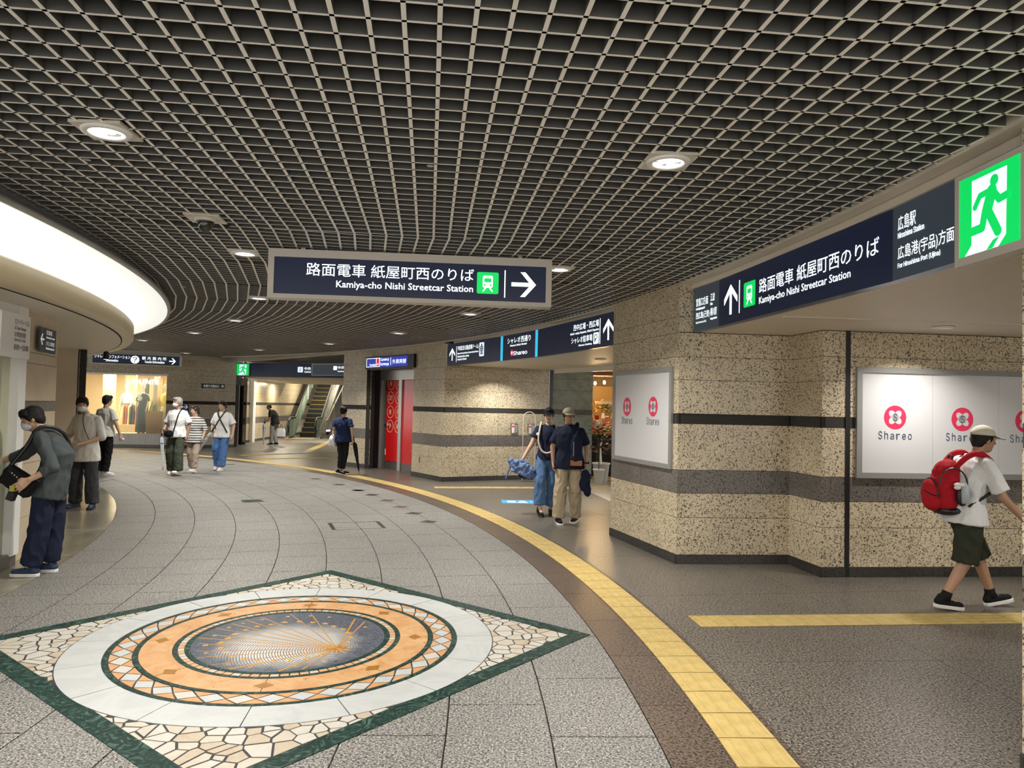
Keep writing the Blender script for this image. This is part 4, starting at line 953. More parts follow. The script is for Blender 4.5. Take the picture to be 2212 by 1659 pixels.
def mannequin(label, x, y, rz, top, skirt, sleeve=.3, scarf=False, hem=.05, flare=.2):
    t = shop_thing('mannequin', label, 'mannequin', x, y, .47, rz)
    mb = MB(); mb.ell((0, 0, 1.66), (.07, .085, .11)); mb.caps((0, 0, 1.42), .045, (0, 0, 1.6), .04)
    mb.rings([[(rx*math.cos(2*pi*k/12), ry*math.sin(2*pi*k/12), z) for k in range(12)] for z, rx, ry in ((.8, .15, .10), (1.05, .11, .08), (1.25, .15, .10), (1.38, .16, .08), (1.45, .05, .05))])
    for s in (-1, 1): mb.caps((.17*s, 0, 1.36), .04, (.21*s, -.02, 1.1), .033); mb.caps((.21*s, -.02, 1.1), .032, (.20*s, -.10, .88), .02); mb.caps((.20*s, -.10, .88), .022, (.19*s, -.13, .78), .012); mb.caps((.08*s, 0, .8), .07, (.08*s, 0, .05), .035); mb.ell((.08*s, -.05, .03), (.04, .1, .03))
    mb.build('body', 'mannequin', t, True)
    def loft(name, prof, m): MB().rings([[(rx*math.cos(2*pi*k/16)*(1+.06*(k % 2)), ry*math.sin(2*pi*k/16)*(1+.06*(k % 2)), z) for k in range(16)] for z, rx, ry in prof]).build(name, m, t, True)
    loft('skirt', ((1.04, .12, .09), (.9, .17, .13), (.5, .20, .16), (hem, flare+.02, flare-.02)), skirt); loft('top', ((.98, .15, .11), (1.1, .135, .10), (1.28, .175, .12), (1.38, .18, .10), (1.43, .10, .08)), top)
    for s in (-1, 1): MB().tube([(.15*s, 0, 1.37), (.20*s, -.01, 1.37-sleeve)], [.06, .065], 10).build('sleeve', top, t, True)
    if scarf: mb = MB(); [mb.ell((-.05+.03*math.sin(k*2), -.13, 1.2+.055*k), (.085, .04, .05)) for k in range(4)]; mb.build('scarf', 'poster_white', t, True)
    return t
mannequin('mannequin in a long dark denim dress with white scarf in the shop window', 1.98, .45, -.2, 'navy_denim', 'navy_denim', .22, True)
mannequin('mannequin in bright yellow top and pale skirt at the shop window end', 2.72, .5, -.7, 'yellow_cloth', 'pale_yellow', .28, hem=.1)
mannequin('mannequin in a light blue jacket further back in the shop', .98, 1.6, -.2, 'pale_blue', 'pale_yellow', .45, hem=.5)
t = shop_thing('planter', 'square wooden planter with upright striped leaves in the shop window', 'plant', 2.42, .55, .47)
MB().rings([[(s*a, s2*a, z) for s, s2 in ((-1, -1), (1, -1), (1, 1), (-1, 1))] for z, a in ((0, .25), (.80, .28), (.80, .25), (.74, .24))]).build('box', 'planter_wood', t)
def blade(mb, x, y, h, dx, dy, w_):
    n = 4; L_ = []
    for k in range(n+1):
        u = k/n; ww = w_*(1-u)**.6*(.7+.6*u if u < .5 else 1); L_ += [(x+dx*u*u-ww, y+dy*u*u, h*u), (x+dx*u*u+ww, y+dy*u*u+.01, h*u)]
    mb.add([(a, b, c+.74) for a, b, c in L_], [(2*k, 2*k+1, 2*k+3, 2*k+2) for k in range(n)])
for k in range(22): mb = MB(); blade(mb, random.uniform(-.2, .2), random.uniform(-.18, .18), random.uniform(.28, .62), random.uniform(-.15, .15), random.uniform(-.1, .1), .018); mb.build('leaf', 'leaf_a' if k % 3 else 'leaf_b', t)
t = shop_thing('clothes_rack', 'clothes rail with rust and dark garments at the back of the shop', 'rack', 1.35, 1.5, .47)
for x in (-.42, .42): MB().tube([(x, 0, 0), (x, 0, 1.05)], .012, 6).build('post', 'steel', t)
MB().tube([(-.42, 0, 1.05), (.42, 0, 1.05)], .012, 6).build('rail', 'steel', t)
for k in range(9):
    g = shop_thing('hanging_garment', f'garment on the shop rail, {ORD[k] if k < 8 else "ninth"} from the left', 'garment', 1.0+.085*k, 1.5, .47, 0, 'garments on the shop rail')
    MB().rings([[(sx*(.016+.01*(z < .5)), sy*w_, z) for sx, sy in ((-1, -1), (1, -1), (1, 1), (-1, 1))] for z, w_ in ((.28, .22), (.6, .2), (.92, .2), (1.0, .05))]).build('cloth', ('rust_cloth', 'rust_cloth', 'pale_yellow', 'black', 'navy_denim', 'rust_cloth', 'rust_cloth', 'poster_white', 'rust_cloth')[k], g); MB().tube([(0, 0, 1.0), (0, 0, 1.06)], .004, 5).build('hook', 'steel', g)
t = shop_thing('shopping_bag', 'pale shopping bag standing on the shop plinth', 'bag', 1.78, 1.15, .75); MB().rings([[(s*a, s2*.06, z) for s, s2 in ((-1, -1), (1, -1), (1, 1), (-1, 1))] for z, a in ((0, .13), (.34, .17))]).build('body', 'poster_white', t); MB().tube([(-.08, 0, .33), (-.05, 0, .48), (.05, 0, .48), (.08, 0, .33)], .006, 5).build('handle', 'poster_white', t)

# ---------------------------------------------------------------- plant shop beyond the marble wall
mat('terracotta', (.42, .13, .07), .6); mat('warm_back', (.30, .20, .09), .6); mat('warm_wood', (.38, .22, .06), .5); mat('pot_white', (.72, .72, .70), .4); mat('dark_leaf', (.035, .08, .025), .5); mat('rubber_leaf', (.07, .035, .025), .4); mat('warm_bulb', (1, .8, .5), .3, emit=(1, .68, .30), es=14); mat('gold_leaf', (.65, .36, .05), .4); mat('orchid', (.78, .74, .64), .6)
ps = struct('wall_plant_shop')
def sp(name, a, b, m):
    if name in ('shop_back', 'door_head', 'lintel_stone'): return MB().box(a, b).build(name, m, ps)
    if name in ('orange_counter', 'counter_front', 'grey_shelf', 'wood_arch'): return MB().box(a, b).build(name, m, counter)
    o = struct({'shop_side': 'wall_plant_shop_side', 'shop_ceiling': 'ceiling_plant_shop', 'shop_floor_panel': 'floor_plant_shop'}[name]); return MB().box(a, b).build(name, m, o)
counter = thing('shop_counter', 'terracotta coloured counter with shelf and wooden arch inside the plant shop', 'counter', (0, 0, 0))
sp('shop_back', (1.7, 19.6, 0), (4.2, 19.7, 3), 'warm_back'); sp('shop_side', (1.72, 17.62, 0), (1.78, 19.6, 3), 'warm_back'); sp('shop_ceiling', (1.7, 17.6, 2.52), (4.2, 19.7, 2.58), 'frame_grey'); sp('shop_floor_panel', (1.7, 17.3, -.01), (4.2, 19.7, .004), 'beige_floor_stone'); sp('door_head', (1.955, 17.5, 2.5), (4.2, 17.6, 2.62), 'terracotta'); sp('orange_counter', (1.9, 18.3, 1.05), (3.4, 18.7, 1.42), 'terracotta'); sp('wood_arch', (1.95, 19.3, 1.9), (2.9, 19.4, 2.3), 'warm_wood'); sp('grey_shelf', (1.95, 18.9, 1.82), (2.7, 19.2, 1.9), 'frame_grey'); sp('counter_front', (1.9, 18.4, 0), (3.4, 18.6, 1.05), 'black'); sp('lintel_stone', (1.955, 17.55, 2.62), (4, 17.62, 2.8), 'green_marble')
for i, (x, y, z) in enumerate(((2.06, 18.0, 2.33), (2.30, 18.1, 2.36))):
    t = thing('pendant_lamp', f'bare warm pendant bulb in the plant shop, {("left", "right")[i]} one of two', 'lamp', (x, y, z)); MB().ell((0, 0, 0), (.035, .035, .05)).build('bulb', 'warm_bulb', t); MB().tube([(0, 0, .045), (0, 0, .17)], .006, 5).build('cord', 'black', t)
    lamp('POINT', 'bulb_light', (0, 0, -.1), 26, .06, (1, .66, .3), parent=t)
lamp('POINT', 'counter_light', (2.2, 18.95, 1.75), 14, .1, (1, .6, .2), parent=ps)
def leafy(t, c, r, n, m, size, name='leaf'):
    for k in range(n):
        u = random.uniform(-1, 1); a = random.uniform(0, 2*pi); q = r*random.uniform(.4, 1); x, y, z = c[0]+q*math.sqrt(1-u*u)*math.cos(a), c[1]+q*math.sqrt(1-u*u)*math.sin(a), c[2]+q*u
        d_ = V(math.cos(a), math.sin(a), random.uniform(-.5, .7)).normalized(); s_ = d_.cross(V(0, 0, 1)).normalized()*size*.35; p = V(x, y, z)
        MB().add([p, p+d_*size*.5+s_, p+d_*size, p+d_*size*.5-s_+V(0, 0, .01)], [(0, 1, 2, 3)]).build(name, m, t)
def pot(t, r0, r1, h, m='pot_white'): MB().lathe([(r0*.3, 0), (r0, 0), (r1, h), (r1*1.06, h), (r1*1.06, h-.03), (r1*.92, h-.03), (.001, h-.05)], 18).build('pot', m, t, True)
t = thing('potted_plant', 'dark-leaved rubber plant in a small white pot by the plant shop entrance', 'plant', (2.0, 16.45, .004)); pot(t, .09, .13, .34); MB().tube([(0, 0, .3), (.01, 0, .9)], .012, 6).build('stem', 'rubber_leaf', t); leafy(t, (0, 0, .80), .22, 26, 'rubber_leaf', .24)
t = thing('potted_plant', 'round-headed green bush on a pale stem in a big white pot', 'plant', (2.12, 17.0, .004)); pot(t, .15, .20, .44); MB().tube([(0, 0, .4), (-.03, 0, .8), (.02, 0, 1.05)], .022, 6).build('stem', 'orchid', t); leafy(t, (0, 0, 1.15), .27, 190, 'dark_leaf', .10)
t = thing('flower', 'cream orchid spray standing in front of the orange counter', 'flower', (2.08, 17.6, 1.2)); mb = MB(); [mb.ell((random.uniform(-.1, .1), random.uniform(-.06, .06), random.uniform(.0, .28)), (.035, .02, .035), None, 6, 4) for k in range(16)]; mb.build('blossom', 'orchid', t, True); MB().tube([(0, 0, -1.19), (.02, 0, .1)], .008, 5).build('stem', 'dark_leaf', t)
t = thing('potted_plant', 'golden dried flower arrangement on the orange counter', 'plant', (2.18, 18.5, 1.42)); pot(t, .05, .06, .12, 'terracotta'); leafy(t, (0, 0, .32), .2, 40, 'gold_leaf', .11)
t = thing('potted_plant', 'dark green cone shaped plant on the orange counter', 'plant', (2.42, 18.48, 1.42)); pot(t, .05, .06, .10); leafy(t, (0, 0, .28), .14, 40, 'dark_leaf', .10)
for i, (x, m) in enumerate(((2.03, 'warm_wood'), (2.32, 'pot_white'), (2.56, 'gold_leaf'))):
    t = thing('vase', ('amber jar', 'white vase', 'small golden vase')[i]+' on the orange counter of the plant shop', 'vase', (x, 18.38, 1.42)); MB().lathe([(.001, 0), (.04, 0), (.055, .06), (.03, .15), (.035, .17)], 12).build('body', m, t, True); MB().lathe([(.03, .155), (.033, .15), (.036, .172), (.034, .175)], 12).build('rim', m, t)

# ---------------------------------------------------------------- escalator and stairs
mat('step_black', (.012, .012, .012), .5); mat('step_yellow', (.45, .32, .05), .5); mat('stair_stone', (.16, .15, .13), .4)
es = thing('escalator', 'narrow escalator with glass balustrades climbing away at the end of the passage', 'escalator', (-9.85, 34.6, 0), rad(5))
sl = math.tan(rad(30)); wv = .62
for k in range(26):
    y, z = .9+.40*k, .0+.40*sl*max(0, k-1); MB().box((-.5, y, z-.25), (.5, y+.41, z)).build('step', 'step_black', es); MB().box((-.5, y-.004, z-.018), (.5, y+.02, z+.002)).build('step_edge', 'step_yellow', es)
MB().box((-.5, -.3, -.01), (.5, .9, .004)).build('landing_plate', 'steel', es)
for s, nm in ((-1, 'left'), (1, 'right')):
    x = s*wv; y0, y1 = 1.1, 11; z1 = (y1-y0)*sl
    MB().add([(x, -.2, .1), (x, y0, .1), (x, y1, z1+.1), (x, y1, z1+.95), (x, y0, .95), (x, -.2, .95), (x+.02*s, -.2, .1), (x+.02*s, y0, .1), (x+.02*s, y1, z1+.1), (x+.02*s, y1, z1+.95), (x+.02*s, y0, .95), (x+.02*s, -.2, .95)], [(0, 1, 4, 5), (1, 2, 3, 4), (6, 11, 10, 7), (7, 10, 9, 8)]).build('glass_panel', 'escalator_glass', es)
    MB().tube([(x, y1, z1+1.0), (x, y0, .98), (x, -.1, .98), (x, -.42, .85), (x, -.5, .6), (x, -.38, .3)], .045, 8).build('handrail', 'step_black', es)
    MB().add([(x-.02, -.4, 0), (x+.2*s, -.4, 0), (x-.02, y0, .18), (x+.2*s, y0, .18), (x-.02, y1, z1+.18), (x+.2*s, y1, z1+.18), (x-.02, y1, z1-.4), (x+.2*s, y1, z1-.4)], [(0, 1, 3, 2), (2, 3, 5, 4), (0, 2, 4, 6), (1, 7, 5, 3)]).build('skirt_panel', 'steel', es)
    for k in range(9): y = .8+1.1*k; z = max(0, y-y0)*sl; MB().box((x-.004, y, z+.15), (x+.024, y+.03, z+.95)).build('glass_joint', 'white_paint', es)
stt = struct('floor_stair')
for k in range(22): MB().box((-8.85, 35.1+.30*k, 0), (-5.6, 35.42+.30*k, .165*(k+1))).build('stair_step', 'stair_stone', stt); MB().box((-8.85, 35.095+.30*k, .165*(k+1)-.02), (-5.6, 35.13+.30*k, .165*(k+1)+.003)).build('stair_nosing', 'grey_granite', stt)
t = thing('handrail', 'steel stair handrail between the escalator and the stairs', 'handrail', (-8.9, 34.9, 0)); MB().tube([(0, 0, .85), (0, .4, .9), (0, 7, 4.6)], .03, 8).build('rail', 'steel', t)
for k in range(5): MB().tube([(0, .1+1.6*k, .165*5.3*k*.98), (0, .1+1.6*k, .87+.88*k*.98)], .02, 6).build('post', 'steel', t)
for x, y, z, p in ((-10.3, 31, 2.55, 45), (-10.5, 33.5, 2.55, 60), (-9.8, 37.5, 3.4, 150), (-9.4, 41, 5.4, 220), (-7.2, 38.5, 3.9, 120), (-7, 32, 2.55, 60), (-8.5, 29, 2.55, 45)): lamp('AREA', 'passage_light', (x, y, z), p, .3, (1, .88, .66))
# ---------------------------------------------------------------- people
mat('skin', (.52, .32, .21), .5); mat('skin_pale', (.60, .39, .28), .5); mat('skin_tan', (.42, .235, .15), .5)
mat('hair_black', (.012, .010, .009), .6, spec=.25); mat('hair_grey', (.30, .29, .28), .5); mat('hair_brown', (.035, .02, .013), .45); mat('eye_white', (.7, .7, .68), .3); mat('eye_dark', (.02, .012, .01), .2); mat('lip', (.36, .13, .11), .5); mat('mask_white', (.76, .77, .78), .6)
cloth('tee_white', (.74, .74, .74)); cloth('shirt_cream', (.62, .60, .55)); cloth('shirt_slate', (.058, .068, .070)); cloth('navy_tee', (.012, .022, .065)); cloth('black_navy', (.012, .016, .038)); cloth('black_cloth', (.01, .01, .011)); cloth('trouser_navy', (.012, .016, .036)); cloth('trouser_grey', (.045, .047, .052)); cloth('khaki', (.42, .34, .23)); cloth('olive', (.055, .065, .045)); cloth('beige_pink', (.44, .35, .28)); cloth('jeans', (.085, .16, .30)); cloth('jeans_bright', (.075, .16, .36)); cloth('grey_trouser', (.25, .25, .24)); cloth('dark_olive', (.03, .034, .022)); cloth('cap_cream', (.66, .60, .49)); cloth('cap_khaki', (.36, .32, .23)); cloth('bag_red', (.42, .012, .022), amt=.1); cloth('cloth_blue', (.13, .19, .36)); cloth('strap_olive', (.05, .055, .035)); mat('white_shoe', (.70, .69, .66), .5); mat('blue_shoe', (.02, .035, .09), .6); mat('umbrella_clear', (.58, .64, .70), .25, alpha=.8); mat('plastic_white', (.80, .80, .82), .3); mat('orange_leather', (.35, .12, .03), .5); mat('paper', (.78, .77, .74), .6)
def striped():
    m = mat('stripe_shirt', (.7, .7, .68), .85); t, n, l = nodes(m); b = n['Principled BSDF']
    wv = n.new('ShaderNodeTexWave'); wv.bands_direction = 'Z'; wv.inputs['Scale'].default_value = 5.6; l.new(n.new('ShaderNodeTexCoord').outputs['Object'], wv.inputs['Vector'])
    l.new(mixc(n, l, (.72, .71, .68), (.03, .035, .05), ramp_f(n, l, wv.outputs[0], .62, .7)), b.inputs['Base Color'])
striped()
def remesh(mb, name, m, parent, vox, amp=0., freq=9., smooth=4, adapt=True):
    o = mb.build(name, m); md = o.modifiers.new('r', 'REMESH'); md.mode = 'VOXEL'; md.voxel_size = vox
    if smooth: s = o.modifiers.new('s', 'SMOOTH'); s.iterations = smooth; s.factor = .5
    me = bpy.data.meshes.new_from_object(o.evaluated_get(bpy.context.evaluated_depsgraph_get()))
    old = o.data; o.modifiers.clear(); o.data = me; bpy.data.meshes.remove(old); me.name = name
    if amp:
        ns = [v.normal.copy() for v in me.vertices]
        for v, n_ in zip(me.vertices, ns):
            c = v.co; q = noise.noise((c.x*freq*1.3, c.y*freq*1.3, c.z*freq*.8+c.x*4+c.y*3))
            v.co = c+n_*(amp*(1-abs(q)*2.2))
    for p in me.polygons: p.use_smooth = True
    o.parent = parent; return o
def frame(d, lat):
    d = d.normalized(); y = (d.cross(lat)).normalized(); return lat, y
def torso_rings(pel, chest, neck, lat, infl, hem=None, neck_cut=False, k=1., female=False):
    up1 = (chest-pel).normalized(); up2 = (neck-chest).normalized(); L1 = (chest-pel).length; L2 = (neck-chest).length
    w_ = .92 if female else 1.
    pr = []
    if hem is not None: pr.append((pel-up1*hem, .178*w_+.016, .130+.012, up1))
    else: pr.append((pel-up1*.10, .125, .085, up1))
    pr += [(pel, .165 if hem is None else .178, .118 if hem is None else .136, up1), (pel+up1*L1*.5, .148*w_, .112, up1), (chest, .168*w_, .120, (up1+up2).normalized()), (chest+up2*L2*.5, .172*w_, .108, up2), (chest+up2*L2*.8, .13*w_, .082, up2), (neck-up2*.01, .068 if neck_cut else .058, .064 if neck_cut else .058, up2)]
    out = []
    for c, rx, ry, u in pr:
        y = u.cross(lat).normalized()
        out.append([c+lat*((rx*k+infl)*math.cos(2*pi*i/18))+y*((ry*k+infl)*math.sin(2*pi*i/18)) for i in range(18)])
    return out
def hand_mesh(mb, wr, d, side, palm, k=1., curl=.5):
    """palm, four fingers of unequal length and a thumb from the side of the palm"""
    d = d.normalized(); n_ = (palm-d*palm.dot(d)).normalized(); lat = d.cross(n_).normalized()*side
    kn = []
    for i, (off, ln) in enumerate(((.033, .92), (.011, 1.), (-.011, .95), (-.032, .78))):
        b = wr+d*.082*k*(.97 if i in (0, 3) else 1.)+lat*off*k
        mb.caps(wr+lat*off*.55*k+d*.01, .0135*k, b, .0125*k, 8)
        c1 = curl*.8; df = (d+lat*off*4.5).normalized(); d1 = (df*math.cos(c1)+n_*math.sin(c1)); c2 = curl*1.9; d2_ = (df*math.cos(c2)+n_*math.sin(c2))
        m_ = b+d1*.045*ln*k; mb.caps(b, .0100*k, m_, .0090*k, 8); mb.caps(m_, .0090*k, m_+d2_*.036*ln*k, .0078*k, 8)
    t0 = wr+d*.022*k+lat*.022*k; t1 = t0+(d*.62+lat*.6+n_*.35).normalized()*.042*k; t2 = t1+(d*.85+lat*.15+n_*.4).normalized()*.032*k
    mb.caps(t0, .015*k, t1, .0115*k, 8); mb.caps(t1, .0115*k, t2, .009*k, 8)
def shoe(parent, an, yaw, pitch, up, sole, k=1.):
    r = Matrix.Translation(an) @ Matrix.Rotation(yaw, 4, 'Z') @ Matrix.Rotation(pitch, 4, 'X')
    T = lambda x, y, z: r @ V(x*k, y*k, z*k)
    mb = MB(); mb.caps(T(0, -.045, -.035), .040*k, T(0, .04, -.038), .041*k); mb.caps(T(0, .04, -.040), .041*k, T(0, .145, -.052), .033*k); mb.caps(T(0, -.02, .0), .043*k, T(0, -.04, -.04), .04*k)
    o = remesh(mb, 'shoe', up, parent, .009, smooth=3)
    mb = MB(); out = [(-.034, -.07), (-.042, 0), (-.043, .06), (-.048, .12), (-.036, .17), (0, .188), (.036, .17), (.048, .12), (.043, .06), (.042, 0), (.034, -.07), (0, -.09)]
    mb.rings([[T(x*q, y*q if y > 0 else y*q, z) for x, y in out[::-1]] for z, q in ((-.088, .97), (-.082, 1.), (-.062, 1.), (-.058, .96))]); mb.build('sole', sole, o)
    if up not in ('white_shoe',):
        lc = MB()
        for i in range(3): lc.tube([T(-.022, .03+.022*i, .004-.012*i), T(.022, .03+.022*i, .004-.012*i)], .004*k, 5)
        lc.build('laces', sole, o)
    return o
def person(label, x, y, rz, H_=1.70, J={}, skin='skin', head=(0, 0), hair='short', hairm='hair_black', top='tee_white', sleeve=.55, hem=.10, bottom='black_cloth', leg='straight', leglen=1., shoe_m='white_shoe', sole_m='white_shoe', feet=((0, 0), (0, 0)), mask=False, glasses=False, cap=None, vox=.0105, collar=False, female=False, socks=None, curl=(.5, .5), bulk=1., palms=(None, None)):
    t = thing('person', label, 'person', (x, y, 0), rad(rz), 'people in the concourse'); k = H_/1.70
    D = dict(pel=(0, 0, .93), chest=(0, .005, 1.20), neck=(0, -.005, 1.42), head=(0, .025, 1.575), shR=(.170, -.005, 1.345), elR=(.235, -.03, 1.09), wrR=(.24, .04, .86), shL=(-.170, -.005, 1.345), elL=(-.235, -.03, 1.10), wrL=(-.24, .04, .87),
             hipR=(.09, 0, .90), knR=(.095, .02, .49), anR=(.10, -.02, .088), hipL=(-.09, 0, .90), knL=(-.095, .02, .49), anL=(-.10, -.02, .088))
    D.update(J); j = {a: V(*b)*k for a, b in D.items()}
    lat = (j['shR']-j['shL']); lat = lat.normalized()
    up = (j['neck']-j['pel']).normalized(); lat = (lat-up*lat.dot(up)).normalized()
    HM = Matrix.Translation(j['head']) @ Matrix.Rotation(rad(head[0]), 4, 'Z') @ Matrix.Rotation(rad(-head[1]), 4, 'X') @ Matrix.Scale(k*1.0, 4); HR = HM.to_3x3()
    T = lambda *a: HM @ V(*a)
    def hell(mb, c, r): mb.ell(T(*c), r, HR, 14, 10)
    # body: one continuous figure
    b = MB(); b.rings(torso_rings(j['pel'], j['chest'], j['neck'], lat, -.008, None, k=bulk))
    for s in 'RL':
        b.caps(j['neck']-up*.05*k, .05*k, j['sh'+s], .052*k); b.caps(j['sh'+s], .050*k, j['el'+s], .037*k); b.caps(j['el'+s], .038*k, j['wr'+s], .026*k)
        b.caps(j['hip'+s], .085*k, j['kn'+s], .054*k); b.caps(j['kn'+s], .055*k, j['an'+s]+(j['kn'+s]-j['an'+s])*.62, .052*k); b.caps(j['an'+s]+(j['kn'+s]-j['an'+s])*.62, .052*k, j['an'+s], .034*k)
        fy = rad(feet['RL'.index(s)][0]); fd = V(-math.sin(fy), math.cos(fy), -.25)
        b.caps(j['an'+s]-V(0, 0, .02), .03*k, j['an'+s]-V(0, 0, .02)+fd*.10*k, .026*k)
        hd = (j['wr'+s]-j['el'+s]).normalized(); sg = 1 if s == 'R' else -1; pm = palms['RL'.index(s)]
        hand_mesh(b, j['wr'+s], hd+V(0, 0, -.15), sg, V(*pm) if pm else (lat*-sg+V(0, .25, 0)), k, curl['RL'.index(s)])
    b.caps(j['neck']-up*.02, .056*k, T(0, -.022, -.05), .050*k)
    hell(b, (0, -.008, .025), (.074, .092, .090)); hell(b, (0, .022, -.02), (.065, .067, .085)); hell(b, (0, .030, -.076), (.047, .048, .040))
    b.caps(T(0, .088, .004), .010*k, T(0, .103, -.026), .013*k, 8); hell(b, (0, .082, .034), (.05, .012, .010))
    for s in (-1, 1): hell(b, (s*.074, -.006, -.006), (.012, .021, .031))
    body = remesh(b, 'body', skin, t, .0062 if vox < .01 else .0095, smooth=2)
    for s in (-1, 1):
        e = MB(); hell(e, (s*.031, .082, .010), (.013, .008, .0055)); e = e.build('eye', 'eye_white', body, True); p = MB(); hell(p, (s*.031, .0885, .010), (.007, .005, .007)); p.build('iris', 'eye_dark', body, True)
        w_ = MB(); hell(w_, (s*.032, .086, .034), (.019, .007, .0045)); w_.build('eyebrow', hairm, body, True)
    if not mask: m_ = MB(); hell(m_, (0, .078, -.062), (.021, .007, .0065)); m_.build('mouth', 'lip', body, True)
    # hair
    h = MB(); z0 = -.012 if not cap else -.02
    hell(h, (0, -.018, .040), (.083, .094, .087)); hell(h, (0, -.052, -.008), (.073, .052, .078 if not female else .07))
    for s in (-1, 1): hell(h, (s*.064, -.008, .020), (.022, .050, .050))
    if hair in ('short', 'fringe') and not cap: hell(h, (0, .056, .088), (.066, .034, .030)); hell(h, (.03, .074, .072), (.036, .016, .020)); hell(h, (-.03, .074, .072), (.036, .016, .020))
    if hair == 'fringe': hell(h, (0, .074, .062), (.060, .020, .026)); hell(h, (0, .03, .066), (.082, .066, .046))
    if hair == 'bun': hell(h, (0, -.085, .075), (.042, .04, .042))
    if hair == 'tail': hell(h, (0, -.10, -.03), (.03, .03, .06)); hell(h, (0, .054, .086), (.064, .034, .028))
    if hair == 'thin': h = MB(); hell(h, (0, -.035, .02), (.080, .075, .075)); hell(h, (0, -.052, -.02), (.073, .05, .05))
    remesh(h, 'hair', hairm, t, .0085, .004, 30, 2)
    if mask:
        m_ = MB(); hell(m_, (0, .050, -.050), (.061, .066, .050)); hell(m_, (0, .075, -.03), (.035, .04, .03)); m = remesh(m_, 'face_mask', 'mask_white', t, .008, smooth=3)
        l_ = MB()
        for s in (-1, 1): l_.tube([T(s*.055, .06, -.03), T(s*.078, -.0, .015), T(s*.078, -.012, -.02), T(s*.055, .05, -.07)], .0025, 4)
        l_.build('ear_loop', 'mask_white', m)
    if glasses:
        g = MB()
        for s in (-1, 1): g.tube([T(s*.033+.026*math.cos(2*pi*i/12), .098, .008+.02*math.sin(2*pi*i/12)) for i in range(13)], .003, 4); g.tube([T(s*.06, .096, .012), T(s*.079, 0, .012)], .003, 4)
        g.tube([T(-.008, .101, .012), T(.008, .101, .012)], .003, 4); g.build('glasses', 'black', t)
    if cap:
        c = MB(); pts = []
        for jz in range(6):
            a = pi/2*jz/5; pts.append([T(.092*math.cos(a)*math.cos(2*pi*i/20), -.012+.106*math.cos(a)*math.sin(2*pi*i/20), .040+.094*math.sin(a)) for i in range(20)])
        pts[-1] = [T(.004*math.cos(2*pi*i/20), -.012+.004*math.sin(2*pi*i/20), .134) for i in range(20)]
        c.rings(pts); co_ = c.build('cap', cap, t, True)
        v = []
        for r_, dz in ((1., 0), (2.0, -.022)):
            for i in range(9): a = rad(32+116*i/8); v.append(T(.086*(r_*.12+.88)*math.cos(a)*1.02, -.012+.103*math.sin(a)*r_+(0 if r_ == 1. else .0), .046+dz*(1.2-abs(math.cos(a))*.4)))
        v += [q-HR @ V(0, 0, .005) for q in v]; f = [(i, i+1, 10+i, 9+i) for i in range(8)]+[(18+i, 27+i, 28+i, 19+i) for i in range(8)]+[(9+i, 10+i, 28+i, 27+i) for i in range(8)]
        MB().add(v, f).build('visor', cap, co_, True); MB().ell(T(0, -.012, .135), (.008, .008, .005)).build('button', cap, co_)
    # top
    s_ = MB(); s_.rings(torso_rings(j['pel'], j['chest'], j['neck'], lat, .013, hem*k, True, bulk, female))
    for s in 'RL':
        s_.caps(j['neck']-up*.025*k, .052*k, j['sh'+s], .054*k)
        a, e, w_ = j['sh'+s], j['el'+s], j['wr'+s]
        if sleeve <= 1: end = a+(e-a)*sleeve; s_.caps(a, .057*k, a+(end-a)*.6, .062*k, 14); s_.tube([a+(end-a)*.25, a+(end-a)*.6, end], [.058*k, .064*k, .070*k], 14)
        else: end = e+(w_-e)*(sleeve-1); s_.caps(a, .060*k, e, .053*k, 14); s_.tube([e+(a-e)*.1, e+(end-e)*.5, end], [.054*k, .05*k, .047*k], 14)
    remesh(s_, 'shirt', top, t, vox, .010, 9, 2)
    if collar: c = MB(); c.rings([[j['neck']+up*dz+lat*(r_*math.cos(2*pi*i/16))+up.cross(lat)*(r_*math.sin(2*pi*i/16)) for i in range(16)] for dz, r_ in ((-.03, .088), (.022, .070), (.030, .074), (-.035, .098))], False); c.build('collar', top, t, True)
    # trousers
    p = MB(); r0, r1, r2 = {'straight': (.090, .075, .068), 'slim': (.086, .064, .050), 'wide': (.093, .090, .088), 'shorts': (.092, .105, .11)}[leg]
    u1 = (j['chest']-j['pel']).normalized(); y_ = u1.cross(lat)
    p.rings([[j['pel']+u1*dz*k+lat*(rx*bulk*math.cos(2*pi*i/18))+y_*(ry*bulk*math.sin(2*pi*i/18)) for i in range(18)] for dz, rx, ry in ((-.13, .12, .10), (-.06, .168, .120), (.02, .155, .112), (.06, .135, .10))])
    for s in 'RL':
        a, q, e = j['hip'+s], j['kn'+s], j['an'+s]
        if leg == 'shorts': p.tube([a, a+(q-a)*.5, q+(e-q)*.08], [r0*k, .104*k, .102*k], 16)
        else:
            end = q+(e-q)*leglen; p.caps(a, r0*k, q, r1*k, 14); p.tube([q+(a-q)*.05, q+(end-q)*.5, end], [r1*k, (r1+r2)/2*k, r2*k], 16)
    remesh(p, 'shorts' if leg == 'shorts' else 'trousers', bottom, t, vox, .011, 10, 2)
    for i, s in enumerate('RL'):
        shoe(t, j['an'+s], rad(feet[i][0]), rad(feet[i][1]), shoe_m, sole_m, k)
        if socks: MB().tube([j['an'+s]-V(0, 0, .02), j['an'+s]+(j['kn'+s]-j['an'+s])*.16], [.047*k, .043*k], 14).build('sock', socks, t, True)
    t['k'] = k; return t, j, T
def world(t, p): return Matrix.Translation(t.location) @ Matrix.Rotation(t.rotation_euler.z, 4, 'Z') @ Vector(p)
def worn(t, name, label, cat):
    """bag, umbrella ...: a thing of its own set in the carrier's frame"""
    return thing(name, label, cat, t.location, t.rotation_euler.z)
